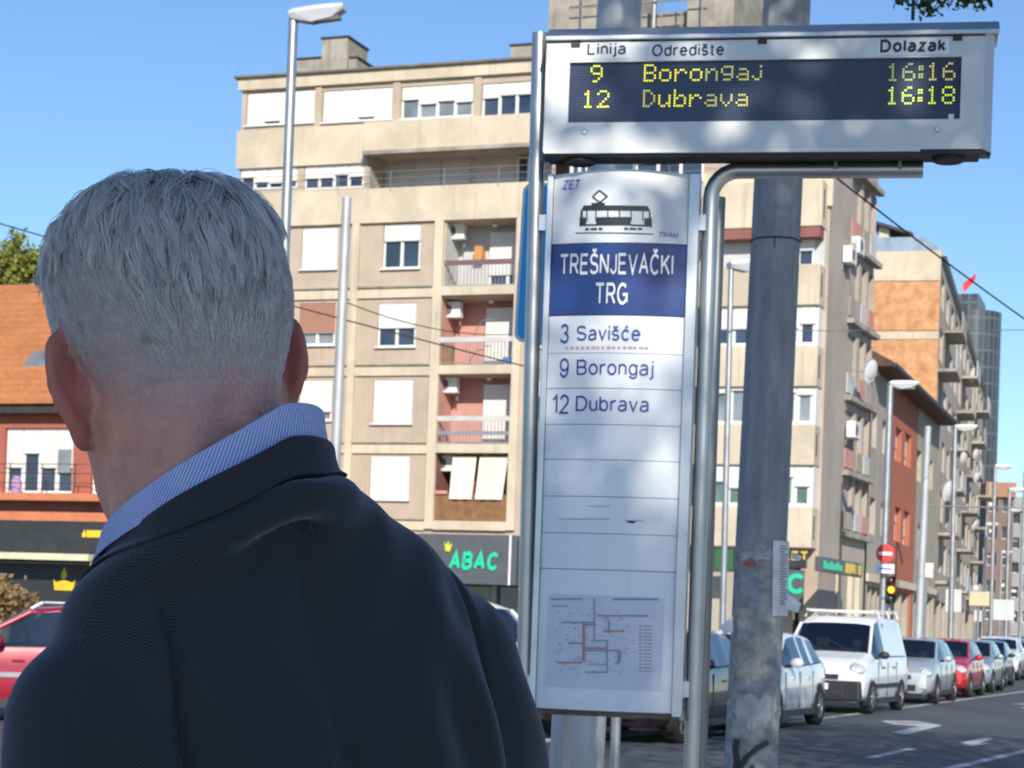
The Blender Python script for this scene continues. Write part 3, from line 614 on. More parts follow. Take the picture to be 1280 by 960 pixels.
end_house('pale grey end house at the right edge beside the brown end house', 1258, 1320, 622, 175, pm('blue_grey_plaster', (.30, .31, .33), .85), pm('blue_grey_attic', (.33, .34, .36), .8), M_PANE, 6, 4, R(-14))
# ================================================================== red shop house on the left
FR = Frame(*at(60, 757, 71.0).xy, .938, -.347)
RH = thing('red_shop_house', 'red shop house with orange tiled roof and white balcony room at the left edge', 'building', FR.o, FR.rz)
PR = lambda *a, d=0.0: px_rect(FR, *a, d=d)
r0 = FR.px(-120, 600)[0]; r1 = FR.px(196, 600)[0]; zr = lambda y, x=60: FR.px(x, y)[1]
def mat_tiles():
    t = NT('orange_roof_tiles'); v = t.coord(); w = t.n('ShaderNodeTexWave', wave_type='BANDS', bands_direction='Y'); w.inputs['Scale'].default_value = 1.1; w.inputs['Distortion'].default_value = 1.6; t.l(v, w.inputs['Vector'])
    a = t.noise(v, .7, 6, .65); b = t.noise(v, 7, 3); c = t.ramp(a, [(.3, (.31, .11, .04)), (.7, (.50, .185, .06))]); c = t.mix(.3, c, t.ramp(b, [(.35, (.28, .10, .04)), (.7, (.62, .26, .10))])); t.color(c); t.set(Roughness=.85); t.bump(w.outputs['Fac'], .5, .05); return t.m
M_RED = pm('red_plaster', (.37, .11, .075), .85, var=.08, vs_=.7)
wr = PR(5, 91, 535, 617); wr2 = PR(114, 168, 537, 619); wl = PR(-80, -25, 533, 615)
wall_holes(r0, r1, zr(652), zr(512), [(*wr, .3), (*wr2, .3), (*wl, .3)]).build('wall', M_RED, RH)
MB().box(r0, r1, .35, 9, 0, zr(512)).build('core', M_RED, RH)
for q, pn in ((wr, 4), (wr2, 2), (wl, 3)):
    wo = window(RH, q[0]+.01, q[1]-.01, q[2]+.01, q[3]-.01, .2, .72 if pn != 4 else .6, pn, False, fr=.1)
q = PR(73, 89, 562, 591, d=.1); MB().box(q[0], q[1], .06, .11, q[2], q[3]).build('window_vent', M_PANE2, RH)
MB().box(r0, r1, -.55, -.0, zr(518), zr(507)).build('gutter', M_DARKM, RH)
zri = FR.px(20, 356, 4.6)[1]
rf = MB().xprism([(-.7, zr(507)+.0), (-.7, zr(507)+.12), (4.6, zri), (10, zr(507)+.12), (10, zr(507))], r0-.4, r1+.3).build('roof', mat_tiles(), RH)
ze = zr(507)+.12; sl = (zri-ze)/5.3; q0, q1 = FR.px(34, 455, 1.0)[0], FR.px(60, 455, 1.0)[0]
MB().add([(q0, .75, ze+1.45*sl+.06), (q1, .75, ze+1.45*sl+.06), (q1, 1.35, ze+2.05*sl+.06), (q0, 1.35, ze+2.05*sl+.06), (q0, .75, ze+1.45*sl-.05), (q1, .75, ze+1.45*sl-.05), (q1, 1.35, ze+2.05*sl-.05), (q0, 1.35, ze+2.05*sl-.05)], [(0,1,2,3), (0,1,5,4), (1,2,6,5), (2,3,7,6), (3,0,4,7)]).build('skylight', M_PANE2, rf)
# balcony: slab, railing
MB().box(r0, r1, -1.2, 0, zr(628), zr(619)).build('balcony_slab', pm('orange_band', (.55, .19, .09), .8), RH)
MB().box(r0, r1, -.5, 0, zr(641), zr(628)-.003).build('soffit_band', M_DRED, RH); MB().box(r0, r1, -.65, 0, zr(652), zr(641)-.003).build('band', pm('orange_band', (.5, .2, .1)), RH)
b = MB(); z0 = zr(619)
for k in (.35, .68, 1.0): b.path([(r0, -1.1, z0+k), (r1, -1.1, z0+k)], .014, 6)
b.build('balcony_rail', M_DARKM, RH)
for x in np.arange(r0, r1, 1.3): MB().path([(x, -1.1, z0), (x, -1.1, z0+1.02)], .022, 6).build('rail_post', M_DARKM, RH)
x_, z_ = FR.px(18, 612, -.8); MB().lathe([(0, 0), (.16, 0), (.2, .35), (.12, .6), (0, .62)], (x_, -.7, z0), 'z', 12).build('laundry_bag', pm('lilac_cloth', (.42, .26, .5), .9), RH)
# black shopfront with pale awning rail
MB().box(r0, r1, -.7, .3, zr(692), zr(652)-.003).build('sign_fascia', M_SIGNK, RH); MB().box(r0, r1, -.2, .3, .13, zr(692)-.003).build('shopfront', M_SIGNK, RH)
MB().box(r0, FR.px(136, 695)[0], -1.3, -.72, zr(701), zr(693)).build('awning_bar', pm('pale_lime_bar', (.62, .62, .42), .6), RH)
q = PR(113, 120, 703, 745, d=-1.0); MB().box(q[0], q[1], -1.05, -.95, .13, q[3]).build('awning_post', M_LIME, RH)
q = PR(120, 136, 703, 745, d=-.5); MB().box(q[0], q[1], -.5, -.45, .13, q[3]).build('glass_screen', M_PANE2, RH)
def flame(f, x, y, d, h, par):
    s_, z_ = f.px(x, y, d); m = MB(); m.prism([(s_+h*a, z_+h*b_) for a, b_ in ((0, 0), (.22, .1), (.3, .35), (.2, .6), (.02, 1), (-.1, .7), (-.28, .4), (-.22, .12))], d-.02, d); return m.build('flame_emblem', M_YEL, par)
q = PR(108, 129, 663, 672, d=-.72); MB().box(q[0], q[1], -.735, -.703, q[2], q[3]).build('lettering', M_YEL, RH, bevel=.08); flame(FR, 105, 672, -.705, .28, RH)
s_, z_ = FR.px(142, 672, -.72); m = text_mb('A', .42, 1, .03, 'LEFT'); m.v = [(a+s_, -.71, c+z_) for a, b_, c in m.v]; m.build('lettering', M_GRN, RH, fixn=False)
s_, z_ = FR.px(132, 694, -.72); MB().prism([(s_, z_), (s_+.3, z_+.36), (s_-.3, z_+.36)], -.74, -.702).build('arrow_emblem', M_YEL, RH)
flame(FR, 80, 724, -.205, .42, RH); q = PR(67, 94, 725, 738, d=-.2); MB().prism([(q[0]+.06, q[2]), (q[1]-.06, q[2]), (q[1], q[3]), (q[1]-.1, q[3]-.09), ((q[0]+q[1])/2, q[3]), (q[0]+.1, q[3]-.09), (q[0], q[3])], -.23, -.203).build('crown_emblem', M_YEL, RH)
# ================================================================== street lamps, masts, poles
M_GALV = pm('galvanised_steel', (.42, .43, .44), .42, .75, var=.15, vs_=3)
M_GALVP = pm('painted_mast', (.46, .47, .47), .5, .3, var=.15, vs_=2, streak=.15)
M_LAMPH = pm('lamp_housing', (.55, .56, .57), .5, .2, var=.06); M_LENS = pm('lamp_glass', (.16, .15, .13), .15, var=.1)
def mast(name, label, cat, xt, yt, xb, yb, Y, r0, r1, mat=M_GALV, group=None):
    a, b = at(xb, yb, Y), at(xt, yt, Y); d = (b-a)/(b.z-a.z); base = a - d*(a.z); top = b
    t = thing(name, label, cat, (base.x, base.y, 0), 0, group); rel = top-Vector((base.x, base.y, 0))
    MB().path([(0,0,0), rel*.5, rel], [r0, (r0+r1)/2, r1], 16).build('pole', mat, t, auto=50)
    MB().lathe([(r0*2.0, .0), (r0*2.0, .03), (r0*1.05, .05), (r0*1.02, .35)], (0,0,.004), 'z', 16).build('base_plate', mat, t, auto=40); return t, rel
def lamp(label, xt, yt, xb, yb, Y, L, side, r=.06, ang=0.0, up=4):
    t, rel = mast('street_lamp', label, 'street lamp', xt, yt, xb, yb, Y, r*1.25, r, group='street lamps along the street')
    M_ = Matrix.Translation(rel) @ Matrix.Rotation(ang, 4, 'Z') @ Matrix.Rotation(R(-up)*1.0, 4, 'Y')
    s_ = side; m = MB(); hw = L*.16
    prof = [(-.06, -.06, .10), (.04, -.10, .14), (.35, -.19, .15), (.75, -.15, .14), (1.0, -.03, .11)]
    vv = []; n = len(prof)
    for u, lo, hi in prof:
        x = u*L*s_; k = L*1.0
        for y, z in ((-hw*.8, hi*k*.8), (hw*.8, hi*k*.8), (hw, .02*k), (hw*.7, lo*k), (-hw*.7, lo*k), (-hw, .02*k)): vv.append(M_ @ Vector((x, y, z)))
    ff = [tuple(range(6)), tuple(range(6*(n-1), 6*n))] + [(6*i+j, 6*i+(j+1) % 6, 6*i+6+(j+1) % 6, 6*i+6+j) for i in range(n-1) for j in range(6)]
    m.add(vv, ff); h = m.build('lamp_head', M_LAMPH, t, bevel=.012*L)
    g2 = MB(); g2.box(.38*L*s_, .9*L*s_, -hw*.55, hw*.55, -.185*L, -.12*L, M_); g2.build('lamp_glass', M_LENS, h); return t
lamp('street lamp over the man, its grey head against the blue sky', 367, 20, 354.5, 352, 25.0, .66, 1, .058, R(-12), 6)
mast('bare_pole', 'bare grey steel pole with cut top before the beige block', 'pole', 433.7, 247, 420, 560, 29.0, .078, .066, M_GALVP)
lamp('street lamp left of the concrete mast with a short bright head', 914, 332, 903, 780, 46.0, .95, 1, .062, R(20), 10)
lamp('street lamp above the no entry sign beside the red house', 1113, 480, 1103, 760, 66.0, .9, 1, .10, R(5), 3)
mast('bare_pole', 'bare grey tramway mast right of the no entry sign', 'pole', 1160, 533, 1148, 790, 61.0, .135, .10, M_GALVP)
lamp('street lamp in front of the brick-gabled block front', 1194, 534, 1188, 790, 78.0, .85, 1, .09, R(5), 3)
lamp('tallest of the far street lamps against the sky', 1244, 583, 1238, 790, 92.0, .75, 1, .08, R(5), 3)
lamp('far street lamp just right of the tallest far lamp', 1262, 612, 1257, 790, 105.0, .8, 1, .085, R(5), 3)
lamp('far street lamp nearest the right edge with a small head', 1261, 637, 1255, 790, 122.0, .8, 1, .08, R(5), 2)
lamp('short far street lamp left of the tallest far lamp', 1233, 655, 1227, 790, 118.0, .7, 1, .075, R(5), 2)
lamp('shortest and farthest street lamp low over the traffic', 1252, 690, 1249, 790, 150.0, .8, 1, .075, R(5), 2)
lamp('street lamp cut by the right edge of the picture', 1281, 592, 1275, 790, 112.0, .8, 1, .08, R(5), 2)
# no entry sign, plate, traffic light on the lamp post beside the red house
M_SIGNR = pm('sign_red', (.62, .03, .03), .4, var=.04); M_SIGNW = pm('sign_white', (.80, .80, .80), .4, var=.04)
p = at(1106, 692, 65.7); ne = thing('no_entry_sign', 'round red no entry sign on the lamp post before the red house', 'traffic sign', p)
MB().lathe([(0, 0), (.30, 0), (.30, -.03), (0, -.03)], (0, -.06, 0), 'y', 28).build('disc', M_SIGNR, ne); MB().box(-.22, .22, -.097, -.092, -.05, .05).build('white_bar', M_SIGNW, ne); MB().box(-.05, .05, -.06, .2, -.03, .03).build('clamp', M_GALV, ne)
p = at(1106, 711, 65.7); ne = thing('sign_plate', 'white oblong plate under the round no entry sign', 'traffic sign', p); MB().box(-.29, .29, -.09, -.06, -.15, .15).build('plate', M_SIGNW, ne, bevel=.01); MB().box(-.2, .2, -.096, -.091, -.03, .03).build('print', pm('sign_blue', (.04, .12, .45), .4), ne)
p = at(1113, 738, 63.5); TL = thing('traffic_light', 'traffic light showing amber beside the no entry post', 'traffic light', (p.x, p.y, 0))
MB().path([(0, .12, 0), (0, .12, p.z+.5)], .05, 10).build('pole', M_GALV, TL); MB().box(-.15, .15, -.1, .08, p.z-.42, p.z+.48).build('housing', M_SIGNK, TL, bevel=.03)
def emis(name, col, st):
    t = NT(name); t.set(Base_Color=(*col, 1), Emission_Color=(*col, 1), Emission_Strength=st, Roughness=.4); n = t.noise(t.coord(), 30, 2); return t.m
for z_, mt in ((.3, pm('unlit_red_lens', (.12, .01, .01), .3)), (.02, emis('lit_amber_lens', (1.0, .33, .02), 2.2)), (-.26, pm('unlit_green_lens', (.01, .06, .03), .3))):
    MB().lathe([(0, -.14), (.085, -.13), (.11, -.1)], (0, 0, p.z+z_), 'y', 18).build('lens', mt, TL, smooth=True)
    MB().lathe([(.125, -.1), (.125, -.24)], (0, 0, p.z+z_), 'y', 18).build('visor', M_SIGNK, TL)
# plates and boards farther down the street
def plate(label, x0, x1, y0, y1, Y, col, nm='sign_board'):
    a = at(x0, y1, Y); b = at(x1, y0, Y); t = thing(nm, label, 'sign', ((a.x+b.x)/2, a.y, 0)); w = (b.x-a.x)/2
    MB().box(-w, w, -.04, .04, a.z, b.z).build('board', pm('board_'+label[:14], col, .5, var=.08), t, bevel=.02); MB().path([(0, .08, 0), (0, .08, b.z)], .05, 8).build('post', M_GALV, t); return t
plate('pale yellow board over the distant traffic', 1211, 1237, 740, 757, 84, (.50, .45, .27)); plate('white board behind the bare tramway mast', 1181, 1202, 737, 765, 80, (.52, .51, .48))
plate('large white board right of the pale yellow board', 1240, 1268, 750, 775, 95, (.48, .51, .51)); plate('white board low beside the pale yellow board', 1217, 1227, 763, 777, 88, (.5, .5, .48)); plate('small white square sign high on a far post', 1217, 1223, 732, 738, 100, (.75, .75, .72)); plate('diamond shaded white panel right of the bare tramway mast', 1150, 1167, 704, 722, 69, (.66, .62, .55))
# ================================================================== overhead wires
M_WIRE = pm('black_cable', (.02, .02, .022), .6); M_WIREG = pm('grey_wire', (.22, .23, .25), .5, .4)
def wire(label, pa, Ya, pb, Yb, r, sag=.0, mat=M_WIRE):
    a, b = at(*pa, Ya), at(*pb, Yb); pts = [a.lerp(b, k/12)-Vector((0, 0, sag*4*(k/12)*(1-k/12))) for k in range(13)]
    o = MB().path(pts, r, 6).build('overhead_wire', mat); return tag(o, label, 'wire', 'overhead wires')
wire('thick black cable falling to the right across the sky', (975, 166), 11.2, (1420, 492), 16, .0055, .05)
wire('thin pale wire level across the brick gable', (820, 414), 44, (1420, 412), 60, .012, 0, M_WIREG)
wire('pale span wire crossing low over the far lamp posts', (1150, 632), 61, (1420, 639), 61, .025, 0, M_WIREG)
wire('long dark wire slanting from the left edge behind the man and the bare pole', (-700, 60), 34, (860, 508), 34, .013, .25)
wire('short dark wire from the bare pole towards the salmon loggias', (428, 376), 29, (640, 418), 34, .008, .15)
M_FAR = None
# ================================================================== vehicles
def car_paint(name, col, metal=.25):
    t = NT(name); n = t.noise(t.coord(), 1.2, 4); t.color(t.ramp(n, [(.3, tuple(c*.92 for c in col)), (.7, tuple(min(1, c*1.04) for c in col))])); d = t.noise(t.coord(scale=(1, 1, 2.5)), 3, 5)
    t.set(Metallic=metal, Roughness=.32, Coat_Weight=.8, Coat_Roughness=.05); r = t.math('MULTIPLY_ADD', d, .2); t.t.nodes[-1].inputs[2].default_value = .22; t.l(r, t.p.inputs['Roughness']); return t.m
M_TYRE = pm('tyre_rubber', (.018, .018, .018), .85, var=.2, bump=.2, bs=60); M_RIM = pm('alloy_rim', (.50, .51, .53), .3, .8, var=.08)
M_TRIM = pm('black_car_plastic', (.022, .022, .024), .55, var=.15); M_INT = pm('dark_seat_cloth', (.035, .035, .04), .85)
M_HEADL = pm('headlight_glass', (.62, .64, .66), .08, .2, var=.15, vs_=9, coat=1.0); M_PLATE = pm('number_plate_white', (.78, .78, .76), .5, var=.03)
def mat_carglass():
    t = NT('car_glass'); out = t.t.nodes['Material Output']; tr = t.n('ShaderNodeBsdfTransparent'); tr.inputs[0].default_value = (.55, .62, .60, 1)
    gl = t.n('ShaderNodeBsdfGlossy'); gl.inputs['Roughness'].default_value = .03; fr = t.n('ShaderNodeFresnel'); fr.inputs[0].default_value = 1.55
    n = t.noise(t.coord(), 2.5, 3); k = t.math('MULTIPLY_ADD', n, .06); t.t.nodes[-1].inputs[2].default_value = .11; f = t.math('ADD', fr.outputs[0], k)
    mx = t.n('ShaderNodeMixShader'); t.l(f, mx.inputs[0]); t.l(tr.outputs[0], mx.inputs[1]); t.l(gl.outputs[0], mx.inputs[2]); t.l(mx.outputs[0], out.inputs[0]); return t.m
M_CGL = mat_carglass()
HATCH = dict(L=4.36, W=1.80, t=[0, .012, .05, .12, .20, .275, .44, .55, .70, .83, .945, .985, 1],
  top=[.50, .70, .80, .90, .965, 1.02, 1.43, 1.475, 1.46, 1.40, 1.03, .86, .55], belt=[.48, .66, .74, .83, .89, .93, .945, .955, .975, 1.0, .98, .82, .53],
  bot=[.33, .24, .20, .19, .19, .19, .19, .19, .19, .2, .24, .30, .36], hw=[.60, .76, .85, .885, .895, .90, .90, .90, .90, .89, .83, .76, .64])
SUV = dict(L=4.5, W=1.86, t=HATCH['t'], top=[.62, .86, .98, 1.07, 1.12, 1.17, 1.56, 1.64, 1.64, 1.60, 1.16, .95, .62], belt=[.60, .80, .90, .98, 1.03, 1.06, 1.08, 1.09, 1.10, 1.12, 1.08, .92, .60],
  bot=[.42, .32, .27, .26, .26, .26, .26, .26, .26, .27, .31, .36, .42], hw=[.64, .80, .89, .92, .93, .93, .93, .93, .93, .92, .87, .80, .68])
VAN = dict(L=4.4, W=1.83, t=[0, .012, .05, .11, .17, .225, .37, .46, .70, .90, .965, .99, 1],
  top=[.55, .80, .93, 1.03, 1.09, 1.15, 1.72, 1.82, 1.84, 1.83, 1.78, 1.2, .6], belt=[.52, .76, .87, .95, .99, 1.02, 1.05, 1.06, 1.07, 1.07, 1.05, .9, .58],
  bot=[.34, .26, .22, .21, .21, .21, .21, .21, .21, .22, .25, .3, .35], hw=[.64, .80, .88, .905, .915, .915, .915, .915, .915, .915, .90, .86, .80])
def car_meshes(S, van=False):
    """loft the shell; split it into painted body, windscreen, side and rear glass"""
    ts = np.unique(np.concatenate([np.linspace(0, 1, 45), np.array(S['t'])])); I = lambda k: np.interp(ts, S['t'], S[k])
    top, belt, bot, hw = I('top'), I('belt'), I('bot'), I('hw'); L = S['L']; n = len(ts)
    t_c, t_r, t_e, t_b = S['t'][5], S['t'][6], S['t'][9], S['t'][10]
    rows = []
    for i in range(n):
        w, zt, zb_, z0 = hw[i], top[i], belt[i], bot[i]; x = L/2 - ts[i]*L; g = max(0, zt-zb_); cabin = g > .14; k = min(1, g/.4)
        yr = w*(.90-.14*k); mid = z0+(zb_-z0)*.45
        rows.append([(x, 0, z0), (x, w*.82, z0), (x, w*.95, z0+.07), (x, w*.99, z0+(mid-z0)*.5), (x, w, mid), (x, w*.985, zb_-.10*(zb_-z0)), (x, w*.955, zb_),
                     (x, w*.94-(w*.94-yr)*.5, zb_+(zt-zb_-.05*k)*.5), (x, yr, zt-.06*k-.012), (x, yr*.93, zt-.025*k-.004), (x, yr*.6, zt-.006), (x, 0, zt)])
    J = len(rows[0]); parts = {'body': MB(), 'windscreen': MB(), 'side_window': [MB(), MB()], 'rear_window': MB()}
    B = .47 if not van else .50; Bw = .012
    def put(m, quad, sg):
        q = [(a, b*sg, c) for a, b, c in quad]; m.add(q if sg > 0 else q[::-1], [(0,1,2,3)])
    for i in range(n-1):
        tm = (ts[i]+ts[i+1])/2; g = min(top[i]-belt[i], top[i+1]-belt[i+1])
        for j in range(J-1):
            q = [rows[i][j], rows[i+1][j], rows[i+1][j+1], rows[i][j+1]]
            for sg in (1, -1):
                dst = parts['body']
                if 8 <= j and t_c < tm < t_r-.006: dst = parts['windscreen']
                elif not van and 8 <= j and t_e+.012 < tm < t_b-.012: dst = parts['rear_window']
                elif j in (6, 7) and g > .12 and t_c+.03 < tm < (t_e+.03 if not van else .48) and abs(tm-B-.12) > Bw and abs(tm-.70) > (.02 if not van else 0): dst = parts['side_window'][0 if sg > 0 else 1]
                put(dst, q, sg)
    for i in (0, n-1):
        q = rows[i]; put_ = parts['body']
        put_.add([(a, b, c) for a, b, c in q]+[(a, -b, c) for a, b, c in q[::-1]], [tuple(range(2*J))])
    return parts, (ts, top, belt, bot, hw)
MESHC = {}
def wheel_meshes(r):
    if r in MESHC: return MESHC[r]
    ty = MB().lathe([(r*.62, -.10), (r*.92, -.105), (r, -.075), (r, .075), (r*.92, .105), (r*.62, .10)], axis='y', n=28); rim = MB().lathe([(r*.63, .06), (r*.63, .095), (r*.56, .095), (r*.55, .05)], axis='y', n=28)
    rim.lathe([(0, .095), (r*.14, .09), (r*.15, .05)], axis='y', n=14)
    for k in range(5):
        a = 2*PI*k/5; M_ = Matrix.Rotation(a, 4, 'Y'); rim.box(r*.1, r*.58, .06, .085, -r*.075, r*.075, M_)
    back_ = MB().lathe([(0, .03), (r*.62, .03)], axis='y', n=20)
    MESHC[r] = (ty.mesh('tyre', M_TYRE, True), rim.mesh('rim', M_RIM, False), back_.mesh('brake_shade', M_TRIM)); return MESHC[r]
def make_car(name, label, cat, S, paint, p, heading, van=False, r=.315, bumper_dark=False, rack=False, group='vehicles in the street', lights=True, dash=None):
    key = (id(S), van)
    if key not in MESHC: MESHC[key] = car_meshes(S, van)
    parts, (ts, top, belt, bot, hw) = MESHC[key]; L, W = S['L'], S['W']; tf = lambda t_, arr: float(np.interp(t_, ts, arr))
    t = thing(name, label, cat, (p[0], p[1], 0), heading, group)
    b = parts['body'].build('body', paint, t, auto=38)
    ws = parts['windscreen'].build('windscreen', M_CGL, t, smooth=True)
    for m in parts['side_window']: m.build('side_window', M_CGL, t, smooth=True)
    if parts['rear_window'].v: parts['rear_window'].build('rear_window', M_CGL, t, smooth=True)
    X = lambda u: L/2-u*L; zc = tf(S['t'][5], belt)
    # pillars and window trim
    c, e = S['t'][5], S['t'][6]
    for sg in (1, -1):
        MB().path([(X(c+.005), sg*tf(c, hw)*.86, tf(c, top)-.02), (X(e), sg*tf(e, hw)*.755, tf(e, top)-.05)], .03, 8).build('windscreen_pillar', paint, t)
    for sg in (1, -1): MB().path([(X(u), sg*(tf(u, hw)*.955+.004), tf(u, belt)+.004) for u in np.linspace(c+.03, S['t'][9], 10)], .011, 6).build('window_trim', M_TRIM, t)
    # inside: dark tub, dashboard, seats, steering wheel
    it = MB(); it.box(X(.93), X(c+.02), -W*.40, W*.40, .35, .40); it.box(X(c+.13), X(c+.015), -W*.39, W*.39, .6, zc-.04)
    for sx_ in (.52, .74) if not van else (.47,):
        for sy in (-.36, .36):
            it.box(X(sx_), X(sx_-.11), sy-.24, sy+.24, .40, .58); it.box(X(sx_+.025), X(sx_-.005), sy-.23, sy+.23, .58, 1.06 if not van else 1.22); it.box(X(sx_+.02), X(sx_), sy-.12, sy+.12, (1.08 if not van else 1.24), (1.26 if not van else 1.42))
    if van: it.box(X(.55), X(.54), -W*.4, W*.4, .4, 1.7)
    it.build('interior', M_INT, t)
    if dash: MB().ell((X(c+.06), -.15, zc+.02), (.12, .2, .05), 10, 6).build('dashboard_item', dash, t, smooth=True)
    sw = MB(); sw.lathe([(.17, -.012), (.19, 0), (.17, .012), (.155, 0), (.17, -.012)], axis='x', n=18); mapmb(sw, lambda a, b_, c_: (a+X(c+.17)+c_*.4, b_+.36, c_+zc-.02)); sw.build('steering_wheel', M_TRIM, t)
    # front end
    zf = tf(.012, top); dk = M_TRIM
    if bumper_dark:
        MB().xprism([(-W*.47, .24), (W*.47, .24), (W*.46, .62), (-W*.46, .62)], L/2-.22, L/2+.03).build('front_bumper', dk, t, bevel=.04); MB().xprism([(-W*.48, .3), (W*.48, .3), (W*.47, .56), (-W*.47, .56)], -L/2-.05, -L/2+.2).build('rear_bumper', dk, t, bevel=.04)
        for sg in (1, -1): MB().box(-L*.28, L*.25, sg*(W/2+.0), sg*(W/2+.012), .48, .56).build('side_moulding', dk, t)
    g_ = MB(); yg = W*.24; zg = zf-.10
    g_.box(L/2-.06, L/2+.012, -yg, yg, zg-.06, zg+.035); gr = g_.build('grille', dk, t, bevel=.015)
    MB().box(L/2-.06, L/2+.018+(.02 if bumper_dark else 0), -W*.3, W*.3, .30, .43).build('lower_intake', dk, t, bevel=.02)
    MB().box(L/2+.0, L/2+.03+(.02 if bumper_dark else 0), -.26, .26, .45, .56).build('number_plate', M_PLATE, t)
    MB().lathe([(0, .02), (.05, .02), (.055, .0)], (L/2+.0, 0, zg+.05), 'x', 14).build('badge', M_RIM, t)
    for sg in (1, -1):
        u = .055; hx, hy, hz = X(u), sg*tf(u, hw)*.80, tf(u, belt)-.035
        h = MB().ell((0,0,0), (.24, .17, .10), 14, 8, Matrix.Rotation(sg*R(28), 3, 'Z') @ Matrix.Rotation(R(14), 3, 'Y')); h.v = [(a+hx-.02, b_+hy, c_+hz) for a, b_, c_ in h.v]; ho = h.build('headlight', M_HEADL, t, smooth=True)
        MB().ell((hx+.13, hy-sg*.03, hz), (.045, .05, .05), 10, 6).build('headlight_lens', M_RIM, ho, smooth=True)
        MB().ell((X(.03), sg*tf(.03, hw)*.80, .38), (.05, .075, .05), 10, 6).build('fog_lamp', M_HEADL, t, smooth=True)
        mi = MB().ell((X(c+.075), sg*(W/2+.09), zc+.08), (.07, .11, .075), 12, 8); mi.build('wing_mirror', paint if not bumper_dark else dk, t, smooth=True)
        MB().path([(X(c+.07), sg*W*.46, zc+.02), (X(c+.075), sg*(W/2+.06), zc+.05)], .025, 6).build('mirror_arm', dk, t)
        MB().box(X(.965), X(.93), sg*tf(.95, hw)*.72, sg*(tf(.95, hw)*.985+.006), tf(.95, belt)-.26, tf(.95, belt)-.04).build('tail_light', pm('tail_light_red', (.3, .01, .012), .2), t, bevel=.02)
        for u2 in (.385, .60): MB().box(X(u2+.04), X(u2+.005), sg*(tf(u2, hw)*.985), sg*(tf(u2, hw)*.985+.03), zc-.17, zc-.145).build('door_handle', dk if bumper_dark else paint, t)
        for u2 in (.30, .50, .69): MB().box(X(u2)-.006, X(u2)+.006, sg*(tf(u2, hw)*.97), sg*(tf(u2, hw)+.002), .32, zc-.06).build('door_gap', dk, t)
        if lights is not None:
            MB().box(X(.82), X(.20), sg*(W/2-.03), sg*(W/2+.006), .19, .29).build('sill', dk, t)
    ty, rm, bk = wheel_meshes(r)
    for u in (.185, .80):
        for sg in (1, -1):
            ar = MB().lathe([(0, 0), (r*1.16, 0), (r*1.16, -.1)], axis='y', n=26); ar.v = [(a+X(u), sg*(b_+W/2-.005 if True else 0), c_+r) for a, b_, c_ in ar.v if True]; ar.v = [(a, b_, max(c_, .16)) for a, b_, c_ in ar.v]
            ar.build('wheel_arch', dk, t)
            wo = link('wheel', bk, t, (X(u), sg*(W/2-.085), r), (0, 0, 0 if sg > 0 else PI)); link('tyre', ty, wo); link('rim', rm, wo)
    if rack:
        for u in (.48, .68, .88): MB().path([(X(u), -W*.40, tf(u, top)-.02), (X(u), -W*.38, tf(u, top)+.10), (X(u), W*.38, tf(u, top)+.10), (X(u), W*.40, tf(u, top)-.02)], .022, 6).build('roof_bar', M_WHITE, t)
        for sg in (1, -1): MB().path([(X(.44), sg*W*.36, tf(.48, top)+.12), (X(.92), sg*W*.36, tf(.9, top)+.12)], .02, 6).build('roof_rail', M_WHITE, t)
    for q in (.45, -.1): MB().path([(X(c+.0), q, tf(c, top)+.0), (X(c+.05), q-.5, tf(c+.05, top)+.015)], .012, 5).build('wiper', dk, t)
    return t
P_WHITE = car_paint('white_car_paint', (.74, .76, .78), .0); P_SILV = car_paint('silver_car_paint', (.52, .56, .57), .45); P_RED = car_paint('red_car_paint', (.50, .012, .018), .1)
P_DARK = car_paint('dark_maroon_paint', (.035, .018, .024), .3); P_GREY = car_paint('grey_car_paint', (.36, .39, .41), .45); P_BLK = car_paint('black_car_paint', (.02, .022, .027), .3); P_VAN = car_paint('white_van_paint', (.76, .78, .80), .0)
HEAD = math.atan2(-.927, -.375)
def place(x, y, L, head=HEAD):      # front bumper over a pixel of the ground -> car centre
    g_ = ground(x, y); return (g_.x-math.cos(head)*L/2, g_.y-math.sin(head)*L/2)
hd = lambda k: math.atan2(-.94, -.375+k)
make_car('parked_car', 'dark maroon car mostly hidden behind the stop panel', 'car', HATCH, P_DARK, place(742, 928, 4.36), HEAD)
make_car('parked_car', 'white hatchback peeking out right of the concrete mast', 'car', HATCH, P_WHITE, place(878, 912, 4.36), HEAD)
make_car('delivery_van', 'white small van with black bumper and roof rack in the queue', 'van', VAN, P_VAN, place(1017, 891, 4.4), HEAD, van=True, r=.32, bumper_dark=True, rack=True, dash=pm('orange_cloth', (.75, .18, .02), .8))
make_car('queueing_car', 'silver hatchback right behind the white van', 'car', HATCH, P_SILV, place(1113, 879, 4.36, hd(.03)), hd(.03))
make_car('queueing_car', 'bright red hatchback in the queue behind the silver one', 'car', HATCH, P_RED, place(1162, 871, 4.36, hd(.04)), hd(.04))
make_car('queueing_car', 'grey hatchback half hidden behind the red hatchback', 'car', HATCH, P_GREY, place(1196, 865, 4.36, hd(.05)), hd(.05))
make_car('queueing_car', 'black car squeezed between the grey hatchback and white off-roader', 'car', HATCH, P_BLK, place(1218, 858, 4.36, hd(.06)), hd(.06))
make_car('queueing_car', 'white off-roader facing us at the far right of the queue', 'car', SUV, P_WHITE, place(1240, 850, 4.5, hd(.07)), hd(.07), r=.34)
make_car('queueing_car', 'dark car at the right edge beyond the white off-roader', 'car', HATCH, P_BLK, place(1284, 838, 4.36, hd(.1)), hd(.1))
